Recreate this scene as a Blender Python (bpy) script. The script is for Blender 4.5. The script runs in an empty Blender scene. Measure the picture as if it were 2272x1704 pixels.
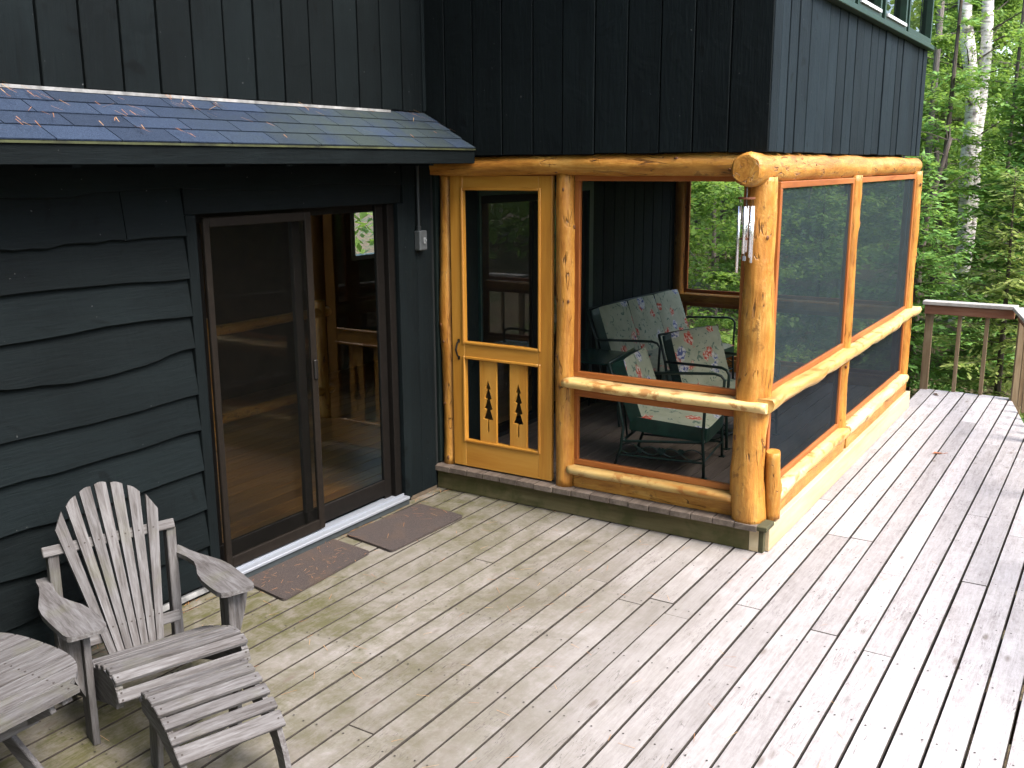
import bpy, math, random
import numpy as np
from mathutils import Vector, Matrix, Euler, noise as mnoise

random.seed(7)
RNG = np.random.default_rng(7)
SC = bpy.context.scene
COL = SC.collection
R = math.radians

# ------------------------------------------------------------------ camera
CAM_POS = Vector((-5.493, -4.0907, 2.2731))
YAW, PITCH, ROLL = 0.5606, -0.2179, -0.0051
cam_data = bpy.data.cameras.new('camera')
cam = bpy.data.objects.new('camera', cam_data)
COL.objects.link(cam)
fw = Vector((math.cos(PITCH) * math.cos(YAW), math.cos(PITCH) * math.sin(YAW), math.sin(PITCH)))
rt = fw.cross(Vector((0, 0, 1))).normalized()
up = rt.cross(fw)
rt2 = rt * math.cos(ROLL) + up * math.sin(ROLL)
up2 = -rt * math.sin(ROLL) + up * math.cos(ROLL)
cam.matrix_world = Matrix(((rt2.x, up2.x, -fw.x, CAM_POS.x), (rt2.y, up2.y, -fw.y, CAM_POS.y),
                           (rt2.z, up2.z, -fw.z, CAM_POS.z), (0, 0, 0, 1)))
cam_data.sensor_width = 36.0
cam_data.lens = 36.0 * 2195.34 / 2272.0
cam_data.clip_start = 0.05
cam_data.clip_end = 400
SC.camera = cam

# ------------------------------------------------------------------ sky and sun
SUN_AZ_VEC = (-0.14, -0.99)           # horizontal direction towards the sun
SUN_EL = R(52)
world = bpy.data.worlds.new('World')
SC.world = world
world.use_nodes = True
wn = world.node_tree.nodes
sky = wn.new('ShaderNodeTexSky')
sky.sky_type = 'NISHITA'
sky.sun_disc = False
sky.sun_elevation = SUN_EL
sky.sun_rotation = math.atan2(SUN_AZ_VEC[0], SUN_AZ_VEC[1])
sky.dust_density = 3.0
sky.air_density = 1.0
world.node_tree.links.new(sky.outputs[0], wn['Background'].inputs[0])
wn['Background'].inputs[1].default_value = 0.15
sun_data = bpy.data.lights.new('sun', 'SUN')
sun_data.energy = 1.5
sun_data.angle = R(28)
sun_data.color = (1.0, 0.965, 0.91)
sun = bpy.data.objects.new('sun', sun_data)
COL.objects.link(sun)
sd = Vector((SUN_AZ_VEC[0] * math.cos(SUN_EL), SUN_AZ_VEC[1] * math.cos(SUN_EL), math.sin(SUN_EL)))
sun.rotation_euler = (-sd).to_track_quat('-Z', 'Y').to_euler()
sun.location = (-3, -12, 14)
SC.view_settings.view_transform = 'Standard'
SC.view_settings.look = 'None'
SC.view_settings.gamma = 1.0
SC.view_settings.use_curve_mapping = False
SC.view_settings.exposure = 2.30
SC.cycles.max_bounces = 12
SC.cycles.diffuse_bounces = 7
SC.cycles.transparent_max_bounces = 24
SC.cycles.use_denoising = True

# ------------------------------------------------------------------ mesh helpers
class MB:
    """collects geometry; build() links it as one mesh object"""
    def __init__(s):
        s.v = []; s.f = []
    def add(s, vs, fs):
        n = len(s.v); s.v += [tuple(v) for v in vs]; s.f += [tuple(i + n for i in f) for f in fs]; return s
    def box(s, x0, x1, y0, y1, z0, z1, c=0.0, M=None):
        if x0 > x1: x0, x1 = x1, x0
        if y0 > y1: y0, y1 = y1, y0
        if z0 > z1: z0, z1 = z1, z0
        vs, fs = chamfer_box(x0, x1, y0, y1, z0, z1, c)
        if M is not None: vs = [M @ Vector(v) for v in vs]
        return s.add(vs, fs)
    def beam(s, a, b, w, h, c=0.0, up=(0, 0, 1)):
        """box from a to b, w wide (sideways) and h deep (along up)"""
        a, b = Vector(a), Vector(b); d = b - a; L = d.length; d.normalize()
        u = Vector(up); sd_ = d.cross(u)
        if sd_.length < 1e-4: sd_ = d.cross(Vector((1, 0, 0)))
        sd_.normalize(); u = sd_.cross(d)
        M = Matrix(((d.x, sd_.x, u.x, a.x), (d.y, sd_.y, u.y, a.y), (d.z, sd_.z, u.z, a.z), (0, 0, 0, 1)))
        return s.box(0, L, -w / 2, w / 2, -h / 2, h / 2, c, M)
    def tube(s, pts, r, n=8, caps=True):
        pts = [Vector(p) for p in pts]; k = len(pts)
        rr = r if isinstance(r, (list, tuple)) else [r] * k
        base = len(s.v); prev = None
        for i, p in enumerate(pts):
            t = (pts[min(i + 1, k - 1)] - pts[max(i - 1, 0)]).normalized()
            if prev is None:
                a = t.cross(Vector((0, 0, 1)))
                if a.length < 1e-3: a = t.cross(Vector((1, 0, 0)))
            else:
                a = prev - t * prev.dot(t)
            a.normalize(); prev = a; b = t.cross(a)
            for j in range(n):
                an = 2 * math.pi * j / n
                s.v.append(tuple(p + (a * math.cos(an) + b * math.sin(an)) * rr[i]))
        for i in range(k - 1):
            for j in range(n):
                j2 = (j + 1) % n
                s.f.append((base + i * n + j, base + i * n + j2, base + (i + 1) * n + j2, base + (i + 1) * n + j))
        if caps:
            s.f.append(tuple(base + j for j in range(n))[::-1])
            s.f.append(tuple(base + (k - 1) * n + j for j in range(n)))
        return s
    def prism(s, poly, t0, t1, place):
        """poly: 2D outline; extruded t0..t1; place(u, v, t) gives the 3D point"""
        n = len(poly)
        vs = [place(u, v, t0) for u, v in poly] + [place(u, v, t1) for u, v in poly]
        fs = [tuple(range(n))[::-1], tuple(range(n, 2 * n))]
        fs += [(i, (i + 1) % n, (i + 1) % n + n, i + n) for i in range(n)]
        return s.add(vs, fs)
    def build(s, name, mat, parent=None, smooth=False, loc=None):
        me = bpy.data.meshes.new(name)
        me.from_pydata(s.v, [], s.f); me.update()
        if smooth:
            for p in me.polygons: p.use_smooth = True
        me.materials.append(mat)
        o = bpy.data.objects.new(name, me)
        COL.objects.link(o)
        if parent is not None: o.parent = parent
        if loc is not None: o.location = loc
        return o

def chamfer_box(x0, x1, y0, y1, z0, z1, c):
    X = (x0, x1); Y = (y0, y1); Z = (z0, z1)
    if c <= 0:
        vs = [(x, y, z) for x in X for y in Y for z in Z]
        return vs, [(0, 1, 3, 2), (4, 6, 7, 5), (0, 4, 5, 1), (2, 3, 7, 6), (0, 2, 6, 4), (1, 5, 7, 3)]
    c = min(c, (x1 - x0) * .45, (y1 - y0) * .45, (z1 - z0) * .45)
    vs = []; idx = {}
    for i in (0, 1):
        for j in (0, 1):
            for k in (0, 1):
                p = (X[i], Y[j], Z[k]); s = (1 - 2 * i, 1 - 2 * j, 1 - 2 * k)
                for ax in range(3):
                    q = [p[d] + (0 if d == ax else s[d] * c) for d in range(3)]
                    idx[(i, j, k, ax)] = len(vs); vs.append(tuple(q))
    g = lambda i, j, k, a: idx[(i, j, k, a)]
    fs = []
    for i in (0, 1):
        q = [g(i, 0, 0, 0), g(i, 1, 0, 0), g(i, 1, 1, 0), g(i, 0, 1, 0)]; fs.append(tuple(q if i else q[::-1]))
    for j in (0, 1):
        q = [g(0, j, 0, 1), g(1, j, 0, 1), g(1, j, 1, 1), g(0, j, 1, 1)]; fs.append(tuple(q[::-1] if j else q))
    for k in (0, 1):
        q = [g(0, 0, k, 2), g(1, 0, k, 2), g(1, 1, k, 2), g(0, 1, k, 2)]; fs.append(tuple(q if k else q[::-1]))
    for a in (0, 1):
        for b in (0, 1):
            fs.append((g(0, a, b, 1), g(1, a, b, 1), g(1, a, b, 2), g(0, a, b, 2)))
            fs.append((g(a, 0, b, 0), g(a, 1, b, 0), g(a, 1, b, 2), g(a, 0, b, 2)))
            fs.append((g(a, b, 0, 0), g(a, b, 1, 0), g(a, b, 1, 1), g(a, b, 0, 1)))
    for i in (0, 1):
        for j in (0, 1):
            for k in (0, 1): fs.append((g(i, j, k, 0), g(i, j, k, 1), g(i, j, k, 2)))
    return vs, fs

def boxes(name, lst, mat, parent, c=0.003):
    """each box of the list becomes a part of its own"""
    return [MB().box(*b, c).build(name, mat, parent) for b in lst]

def sheet_xz(x0, x1, y, z0, z1):
    return MB().add([(x0, y, z0), (x1, y, z0), (x1, y, z1), (x0, y, z1)], [(0, 1, 2, 3)])

def quads_obj(name, P, mat, parent=None):
    """P: (n,4,3) array -> one mesh of n loose quads"""
    n = len(P)
    me = bpy.data.meshes.new(name)
    me.vertices.add(n * 4); me.vertices.foreach_set('co', P.reshape(-1).astype(np.float32))
    me.loops.add(n * 4); me.loops.foreach_set('vertex_index', np.arange(n * 4, dtype=np.int32))
    me.polygons.add(n); me.polygons.foreach_set('loop_start', np.arange(0, n * 4, 4, dtype=np.int32))
    me.polygons.foreach_set('loop_total', np.full(n, 4, dtype=np.int32))
    me.update(calc_edges=True)
    me.materials.append(mat)
    o = bpy.data.objects.new(name, me); COL.objects.link(o)
    if parent is not None: o.parent = parent
    return o

def empty(name, loc=(0, 0, 0), rz=0.0):
    o = bpy.data.objects.new(name, None); COL.objects.link(o)
    o.location = loc; o.rotation_euler = (0, 0, rz); o.empty_display_size = 0.1
    return o

def tag(o, label=None, cat=None, group=None, kind=None):
    if label: o['label'] = label
    if cat: o['category'] = cat
    if group: o['group'] = group
    if kind: o['kind'] = kind
    return o

# ------------------------------------------------------------------ material helpers
def nt(name):
    m = bpy.data.materials.new(name); m.use_nodes = True
    t = m.node_tree; b = t.nodes['Principled BSDF']
    return m, t, b
def N(t, typ, **kw):
    n = t.nodes.new(typ)
    for k, v in kw.items():
        if k.startswith('i_'): n.inputs[int(k[2:])].default_value = v
        else: setattr(n, k, v)
    return n
def ramp(t, fac, stops):
    n = t.nodes.new('ShaderNodeValToRGB'); e = n.color_ramp.elements
    while len(e) > 1: e.remove(e[-1])
    for i, (p, c) in enumerate(stops):
        if i == 0: e[0].position = p; el = e[0]
        else: el = e.new(p)
        el.color = (c[0], c[1], c[2], 1) if not isinstance(c, (int, float)) else (c, c, c, 1)
    t.links.new(fac, n.inputs[0]); return n.outputs[0]
def mixc(t, fac, a, b, blend='MIX'):
    n = t.nodes.new('ShaderNodeMix'); n.data_type = 'RGBA'; n.blend_type = blend
    for s, v in ((n.inputs[0], fac), (n.inputs[6], a), (n.inputs[7], b)):
        if hasattr(v, 'links') or hasattr(v, 'is_linked'): t.links.new(v, s)
        elif isinstance(v, (int, float)): s.default_value = v
        else: s.default_value = (v[0], v[1], v[2], 1)
    return n.outputs[2]
def math_(t, op, a, b=None, c=None):
    n = t.nodes.new('ShaderNodeMath'); n.operation = op
    for i, v in enumerate((a, b, c)):
        if v is None: continue
        if isinstance(v, (int, float)): n.inputs[i].default_value = v
        else: t.links.new(v, n.inputs[i])
    return n.outputs[0]
def maprange(t, v, a, b, c=0.0, d=1.0):
    n = t.nodes.new('ShaderNodeMapRange'); n.inputs[1].default_value = a; n.inputs[2].default_value = b
    n.inputs[3].default_value = c; n.inputs[4].default_value = d
    t.links.new(v, n.inputs[0]); return n.outputs[0]
def coords(t, scale=(1, 1, 1), rand=17.0):
    """object coordinates shifted by a random amount for each object, then scaled"""
    tc = t.nodes.new('ShaderNodeTexCoord'); oi = t.nodes.new('ShaderNodeObjectInfo')
    sh = N(t, 'ShaderNodeVectorMath', operation='MULTIPLY'); sh.inputs[1].default_value = (rand, rand * 1.7, rand * .6)
    t.links.new(oi.outputs['Random'], sh.inputs[0])
    ad = N(t, 'ShaderNodeVectorMath', operation='ADD')
    t.links.new(tc.outputs['Object'], ad.inputs[0]); t.links.new(sh.outputs[0], ad.inputs[1])
    mp = N(t, 'ShaderNodeVectorMath', operation='MULTIPLY'); mp.inputs[1].default_value = scale
    t.links.new(ad.outputs[0], mp.inputs[0])
    return mp.outputs[0], oi.outputs['Random'], ad.outputs[0]
def noise(t, vec, scale, detail=4.0, rough=0.6, dist=0.0):
    n = t.nodes.new('ShaderNodeTexNoise'); n.inputs['Scale'].default_value = scale
    n.inputs['Detail'].default_value = detail; n.inputs['Roughness'].default_value = rough
    n.inputs['Distortion'].default_value = dist
    if vec is not None: t.links.new(vec, n.inputs['Vector'])
    return n.outputs[0]
def bump(t, b, h, strength=0.3, dist=0.01):
    n = t.nodes.new('ShaderNodeBump'); n.inputs['Strength'].default_value = strength; n.inputs['Distance'].default_value = dist
    t.links.new(h, n.inputs['Height']); t.links.new(n.outputs[0], b.inputs['Normal'])

K = 0.64      # overall reflectance level of painted, stained and weathered surfaces
def dim(t, col, k=None):
    n = N(t, 'ShaderNodeVectorMath', operation='SCALE'); n.inputs[3].default_value = K if k is None else k
    t.links.new(col, n.inputs[0]); return n.outputs[0]
AX = {'x': (0.09, 1, 1), 'y': (1, 0.09, 1), 'z': (1, 1, 0.09)}
_cache = {}
def wood(name, axis, dark, mid, light, rough=0.7, grain=55.0, streak=0.5, blotch=None, spec=0.3, bstr=0.25, var=0.25, knots=None, cracks=0.0):
    """streaky wood: grain runs along the axis; var is the board to board variation"""
    key = (name, axis)
    if key in _cache: return _cache[key]
    m, t, b = nt(name + '_' + axis)
    v, rnd, raw = coords(t, AX[axis])
    g1 = noise(t, v, grain, 5, 0.65, 0.4)
    g2 = noise(t, v, grain * 0.22, 3, 0.5, 0.8)
    f = math_(t, 'ADD', math_(t, 'MULTIPLY', g1, 1 - streak), math_(t, 'MULTIPLY', g2, streak))
    col = ramp(t, f, [(0.34, dark), (0.48, mid), (0.63, light)])
    br = maprange(t, rnd, 0, 1, 1 - var, 1 + var * 0.6)
    hs = t.nodes.new('ShaderNodeHueSaturation'); t.links.new(br, hs.inputs['Value']); t.links.new(col, hs.inputs['Color'])
    col = hs.outputs[0]
    if blotch:
        bc, sc_, lo, hi, amt = blotch
        bn = noise(t, raw, sc_, 4, 0.6, 0.3)
        col = mixc(t, maprange(t, bn, lo, hi, 0, amt), col, bc)
    if knots:
        kc, sc_ = knots
        vo = t.nodes.new('ShaderNodeTexVoronoi'); vo.inputs['Scale'].default_value = sc_
        kv = N(t, 'ShaderNodeVectorMath', operation='MULTIPLY'); kv.inputs[1].default_value = tuple(0.4 if a < .5 else 1 for a in AX[axis])
        t.links.new(raw, kv.inputs[0]); t.links.new(kv.outputs[0], vo.inputs['Vector'])
        col = mixc(t, maprange(t, vo.outputs['Distance'], 0.05, 0.13, 0.85, 0), col, kc)
    h = g1
    if cracks:
        cn = noise(t, v, grain * 0.55, 2, 0.5, 1.2)
        cm = maprange(t, math_(t, 'ABSOLUTE', math_(t, 'SUBTRACT', cn, 0.5)), 0.0, 0.022, 1, 0)
        gate = maprange(t, noise(t, raw, 4.0, 2), 0.50, 0.58, 0, cracks)
        col = mixc(t, math_(t, 'MULTIPLY', cm, gate), col, tuple(c * .25 for c in dark))
    t.links.new(dim(t, col), b.inputs['Base Color'])
    b.inputs['Roughness'].default_value = rough
    b.inputs['Specular IOR Level'].default_value = spec
    bump(t, b, h, bstr, 0.004)
    _cache[key] = m
    return m

def weathered(axis): return wood('weathered_wood', axis, (0.072, 0.063, 0.060), (0.132, 0.123, 0.122), (0.205, 0.198, 0.202), 0.85, 85, 0.30, ((0.125, 0.125, 0.075), 4.0, 0.56, 0.72, 0.45), 0.15, 0.4, 0.14)
def golden(axis):
    """peeled and varnished log: honey wood, bark remnants, checks along the grain"""
    key = ('log', axis)
    if key in _cache: return _cache[key]
    m, t, b = nt('peeled_log_' + axis)
    v, rnd, raw = coords(t, tuple(0.14 if a < .5 else 1 for a in AX[axis]))
    st = noise(t, v, 13, 6, 0.7, 0.9); fine = noise(t, v, 70, 4, 0.7); iso = noise(t, raw, 16, 6, 0.72, 0.4); big = noise(t, raw, 2.4, 4, 0.6, 0.5)
    f = math_(t, 'ADD', math_(t, 'MULTIPLY', st, 0.5), math_(t, 'ADD', math_(t, 'MULTIPLY', fine, 0.2), math_(t, 'MULTIPLY', big, 0.3)))
    col = ramp(t, f, [(0.36, (0.25, 0.085, 0.012)), (0.45, (0.48, 0.195, 0.030)), (0.53, (0.63, 0.29, 0.052)), (0.64, (0.80, 0.47, 0.13))])
    bark_m = math_(t, 'MULTIPLY', maprange(t, math_(t, 'ADD', math_(t, 'MULTIPLY', iso, .55), math_(t, 'MULTIPLY', st, .45)), 0.535, 0.575, 0, 1), maprange(t, big, 0.46, 0.62, 0.05, 0.75))
    col = mixc(t, bark_m, col, (0.20, 0.080, 0.018))
    cn = noise(t, v, 16, 2, 0.5, 0.8)
    cm = math_(t, 'MULTIPLY', maprange(t, math_(t, 'ABSOLUTE', math_(t, 'SUBTRACT', cn, 0.5)), 0.0, 0.016, 1, 0), maprange(t, noise(t, raw, 5.0, 2), 0.52, 0.58, 0, 0.9))
    col = mixc(t, cm, col, (0.055, 0.02, 0.006))
    t.links.new(dim(t, col), b.inputs['Base Color'])
    b.inputs['Roughness'].default_value = 0.42; b.inputs['Specular IOR Level'].default_value = 0.4
    bump(t, b, math_(t, 'SUBTRACT', math_(t, 'ADD', math_(t, 'MULTIPLY', st, .6), math_(t, 'MULTIPLY', iso, .6)), math_(t, 'MULTIPLY', cm, .8)), 0.8, 0.012)
    _cache[key] = m
    return m
def slab(axis): return wood('live_edge_slab', axis, (0.56, 0.25, 0.05), (0.82, 0.54, 0.19), (0.97, 0.77, 0.40), 0.45, 18, 0.7, ((0.46, 0.17, 0.035), 9.0, 0.55, 0.62, 0.75), 0.35, 0.5, 0.1, ((0.16, 0.05, 0.015), 4.5))
def cedar(axis): return wood('cedar_trim', axis, (0.29, 0.075, 0.014), (0.42, 0.125, 0.024), (0.52, 0.19, 0.05), 0.5, 40, 0.5, None, 0.35, 0.2, 0.08)
def pine(axis): return wood('varnished_pine', axis, (0.47, 0.185, 0.022), (0.61, 0.270, 0.036), (0.68, 0.335, 0.058), 0.38, 30, 0.6, None, 0.45, 0.12, 0.04)
def pale(axis): return wood('new_lumber', axis, (0.46, 0.33, 0.17), (0.60, 0.46, 0.28), (0.70, 0.57, 0.38), 0.7, 24, 0.6, ((0.50, 0.44, 0.25), 5.0, 0.55, 0.75, 0.4), 0.25, 0.3, 0.06)

def paint(axis, name='charcoal_paint', c=(0.0041, 0.0074, 0.0086), var=0.22):
    key = (name, axis)
    if key in _cache: return _cache[key]
    m, t, b = nt(name + '_' + axis)
    v, rnd, raw = coords(t, AX[axis])
    g = noise(t, v, 70, 5, 0.6, 0.3)
    big = noise(t, raw, 2.2, 3, 0.5)
    col = ramp(t, g, [(0.3, tuple(x * .72 for x in c)), (0.7, tuple(x * 1.28 for x in c))])
    mott = noise(t, v, 6, 5, 0.7, 0.5)
    col = mixc(t, maprange(t, math_(t, 'ADD', math_(t, 'MULTIPLY', big, .5), math_(t, 'MULTIPLY', mott, .5)), 0.38, 0.62, 0, 0.85), col, (c[0] * 2.0, c[1] * 1.85, c[2] * 1.8))
    kno = noise(t, raw, 5.5, 2, 0.5, 1.5)
    col = mixc(t, maprange(t, kno, 0.68, 0.74, 0, 0.6), col, tuple(x * .35 for x in c))
    hs = t.nodes.new('ShaderNodeHueSaturation'); t.links.new(col, hs.inputs['Color'])
    t.links.new(maprange(t, rnd, 0, 1, 1 - var, 1 + var), hs.inputs['Value'])
    sp = noise(t, raw, 55, 1, 0.4)
    col = mixc(t, maprange(t, sp, 0.80, 0.82, 0, 0.3), hs.outputs[0], (0.35, 0.36, 0.36))
    t.links.new(dim(t, col, 0.48), b.inputs['Base Color'])
    b.inputs['Roughness'].default_value = 0.75; b.inputs['Specular IOR Level'].default_value = 0.10
    bump(t, b, math_(t, 'ADD', g, math_(t, 'MULTIPLY', kno, 1.2)), 0.75, 0.004)
    _cache[key] = m
    return m

def plain(name, col, rough=0.6, metal=0.0, spec=0.4, nscale=0.0, amt=0.25):
    key = ('plain', name)
    if key in _cache: return _cache[key]
    m, t, b = nt(name); col = tuple(x * K for x in col) if metal < .5 else col
    if nscale:
        v, rnd, raw = coords(t)
        n = noise(t, raw, nscale, 4, 0.6)
        c = ramp(t, n, [(0.3, tuple(x * (1 - amt) for x in col)), (0.7, tuple(x * (1 + amt) for x in col))])
        t.links.new(c, b.inputs['Base Color'])
        bump(t, b, n, 0.2, 0.003)
    else:
        b.inputs['Base Color'].default_value = (*col, 1)
    b.inputs['Roughness'].default_value = rough; b.inputs['Metallic'].default_value = metal
    b.inputs['Specular IOR Level'].default_value = spec
    _cache[key] = m
    return m

def glass_mat(name, tint=(0.88, 0.90, 0.88), ior=1.5):
    m = bpy.data.materials.new(name); m.use_nodes = True; t = m.node_tree
    t.nodes.remove(t.nodes['Principled BSDF'])
    tr = N(t, 'ShaderNodeBsdfTransparent'); tr.inputs[0].default_value = (*tint, 1)
    gl = N(t, 'ShaderNodeBsdfGlossy'); gl.inputs['Roughness'].default_value = 0.004; gl.inputs[0].default_value = (0.95, 0.97, 0.96, 1)
    fr = N(t, 'ShaderNodeFresnel'); fr.inputs[0].default_value = ior
    mx = N(t, 'ShaderNodeMixShader')
    t.links.new(fr.outputs[0], mx.inputs[0]); t.links.new(tr.outputs[0], mx.inputs[1]); t.links.new(gl.outputs[0], mx.inputs[2])
    t.links.new(mx.outputs[0], t.nodes['Material Output'].inputs[0])
    return m
def screen_mat(name, cover, col):
    """fine insect mesh: the wires cover a fixed share of the view, the holes let light through"""
    m = bpy.data.materials.new(name); m.use_nodes = True; t = m.node_tree
    b = t.nodes['Principled BSDF']; b.inputs['Roughness'].default_value = 0.8; b.inputs['Specular IOR Level'].default_value = 0.05
    v, rnd, raw = coords(t)
    n = noise(t, raw, 9, 3, 0.6)
    t.links.new(dim(t, ramp(t, n, [(0.3, tuple(x * .8 for x in col)), (0.7, tuple(x * 1.2 for x in col))])), b.inputs['Base Color'])
    tr = N(t, 'ShaderNodeBsdfTransparent'); mx = N(t, 'ShaderNodeMixShader'); mx.inputs[0].default_value = cover
    t.links.new(tr.outputs[0], mx.inputs[1]); t.links.new(b.outputs[0], mx.inputs[2])
    t.links.new(mx.outputs[0], t.nodes['Material Output'].inputs[0])
    return m

M_GLASS = glass_mat('window_glass')
M_GLASS_UP = glass_mat('upper_window_glass', (0.35, 0.42, 0.42), 1.25)
M_SCREEN = screen_mat('insect_screen', 0.15, (0.016, 0.019, 0.020))
M_SCREEN_SIDE = screen_mat('dense_insect_screen', 0.76, (0.028, 0.042, 0.048))  # same mesh; extra cover stands in for its opacity at grazing angle
M_SCREEN_LOW = screen_mat('lower_insect_screen', 0.82, (0.014, 0.020, 0.026))  # same mesh; dark view through the lower panels put into cover and colour
M_SCREEN_DOOR = screen_mat('dark_door_screen', 0.22, (0.006, 0.006, 0.005))
M_BRONZE = plain('bronze_aluminium', (0.008, 0.0065, 0.0055), 0.6, 0.0, 0.12, 30, 0.3)
M_BLACK = plain('black_gap', (0.006, 0.006, 0.006), 0.8)
M_ALU = plain('bare_aluminium', (0.27, 0.29, 0.33), 0.5, 0.5, 0.5)
M_DARKBACK = plain('dark_sheathing', (0.008, 0.010, 0.010), 0.9)
M_IRON = plain('green_iron', (0.010, 0.032, 0.026), 0.4, 0.0, 0.5, 60, 0.3)
M_GREYBOX = plain('grey_metal_box', (0.075, 0.085, 0.09), 0.6, 0.0, 0.5, 40, 0.15)
M_STEEL = plain('black_steel', (0.012, 0.010, 0.009), 0.45, 0.2)
M_NAIL = plain('rusty_nail', (0.045, 0.035, 0.03), 0.7, 0.2)
M_WHITEFLASH = plain('white_flashing', (0.30, 0.30, 0.30), 0.7, 0.0, 0.2, 11, 0.6)
M_GREENTRIM = plain('green_paint', (0.008, 0.036, 0.022), 0.5, 0.0, 0.4, 20, 0.3)
M_TEALTRIM = plain('teal_paint', (0.012, 0.045, 0.040), 0.5, 0.0, 0.4, 20, 0.2)
M_WHITE = plain('white_paint', (0.75, 0.76, 0.78), 0.5, 0.0, 0.4)

def deck_material():
    m, t, b = nt('deck_boards')
    v, rnd, raw = coords(t, (0.11, 1, 1))
    geo = N(t, 'ShaderNodeNewGeometry'); sep = N(t, 'ShaderNodeSeparateXYZ'); t.links.new(geo.outputs['Position'], sep.inputs[0])
    g1 = noise(t, v, 85, 6, 0.75, 0.5); g2 = noise(t, v, 16, 5, 0.65, 1.0); iso = noise(t, raw, 34, 7, 0.8, 0.3); patch = noise(t, raw, 6.5, 6, 0.7, 0.6)
    f = math_(t, 'ADD', math_(t, 'ADD', math_(t, 'MULTIPLY', g1, 0.32), math_(t, 'MULTIPLY', g2, 0.26)), math_(t, 'ADD', math_(t, 'MULTIPLY', iso, 0.24), math_(t, 'MULTIPLY', patch, 0.18)))
    col = ramp(t, f, [(0.35, (0.22, 0.190, 0.186)), (0.43, (0.40, 0.368, 0.366)), (0.52, (0.535, 0.503, 0.505)), (0.64, (0.66, 0.632, 0.640))])
    hs = t.nodes.new('ShaderNodeHueSaturation'); t.links.new(col, hs.inputs['Color']); t.links.new(maprange(t, rnd, 0, 1, 0.80, 1.08), hs.inputs['Value'])
    col = hs.outputs[0]
    # ingrained dirt with painted shade added, stronger towards the house
    pos_n = noise(t, geo.outputs['Position'], 1.1, 6, 0.68, 0.5); pos_f = noise(t, geo.outputs['Position'], 7.0, 6, 0.75, 0.6)
    yy = math_(t, 'SUBTRACT', sep.outputs[1], math_(t, 'MULTIPLY', sep.outputs[0], 0.10))
    dirt_shade = math_(t, 'MULTIPLY', maprange(t, yy, -3.3, -1.5, 0, 1), maprange(t, math_(t, 'ADD', math_(t, 'MULTIPLY', pos_n, .5), math_(t, 'MULTIPLY', iso, .5)), 0.36, 0.58, 0.45, 1.0))
    col = mixc(t, math_(t, 'MULTIPLY', dirt_shade, 0.80), col, (0.138, 0.112, 0.074))
    # algae patches, strengthened to carry part of the shade by the wall
    wy = maprange(t, math_(t, 'SUBTRACT', sep.outputs[1], math_(t, 'MULTIPLY', sep.outputs[0], 0.16)), -2.4, -0.2, 0, 1)
    moss = math_(t, 'MULTIPLY', wy, maprange(t, pos_n, 0.33, 0.52, 0.30, 1.0))
    moss = math_(t, 'MULTIPLY', moss, maprange(t, math_(t, 'ADD', math_(t, 'MULTIPLY', pos_f, .6), math_(t, 'MULTIPLY', g1, .4)), 0.40, 0.56, 0.15, 1.0))
    col = mixc(t, math_(t, 'MULTIPLY', moss, 0.92), col, (0.085, 0.083, 0.024))
    # drying cracks and knots
    cn = noise(t, v, 40, 2, 0.5, 1.6)
    cm = maprange(t, math_(t, 'ABSOLUTE', math_(t, 'SUBTRACT', cn, 0.5)), 0, 0.014, 1, 0)
    gate = maprange(t, noise(t, raw, 3.1, 2), 0.5, 0.58, 0, 0.85)
    col = mixc(t, math_(t, 'MULTIPLY', cm, gate), col, (0.085, 0.07, 0.066))
    vo = t.nodes.new('ShaderNodeTexVoronoi'); vo.inputs['Scale'].default_value = 5.5
    kv = N(t, 'ShaderNodeVectorMath', operation='MULTIPLY'); kv.inputs[1].default_value = (0.35, 1, 0.2)
    t.links.new(raw, kv.inputs[0]); t.links.new(kv.outputs[0], vo.inputs['Vector'])
    col = mixc(t, maprange(t, vo.outputs['Distance'], 0.04, 0.10, 0.65, 0), col, (0.16, 0.125, 0.10))
    t.links.new(dim(t, col, 0.62), b.inputs['Base Color'])
    b.inputs['Roughness'].default_value = 0.8; b.inputs['Specular IOR Level'].default_value = 0.2
    bump(t, b, f, 0.6, 0.006)
    return m
M_DECK = deck_material()
M_DECKEDGE = plain('dark_board_edge', (0.045, 0.036, 0.028), 0.95, nscale=25, amt=.4)  # grime on board sides, dark enough to stand in for gap shade
def porchfloor_material():
    return wood('porch_floor', 'x', (0.085, 0.064, 0.050), (0.155, 0.120, 0.096), (0.22, 0.175, 0.142), 0.7, 50, 0.5, None, 0.3, 0.3, 0.15)

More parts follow.
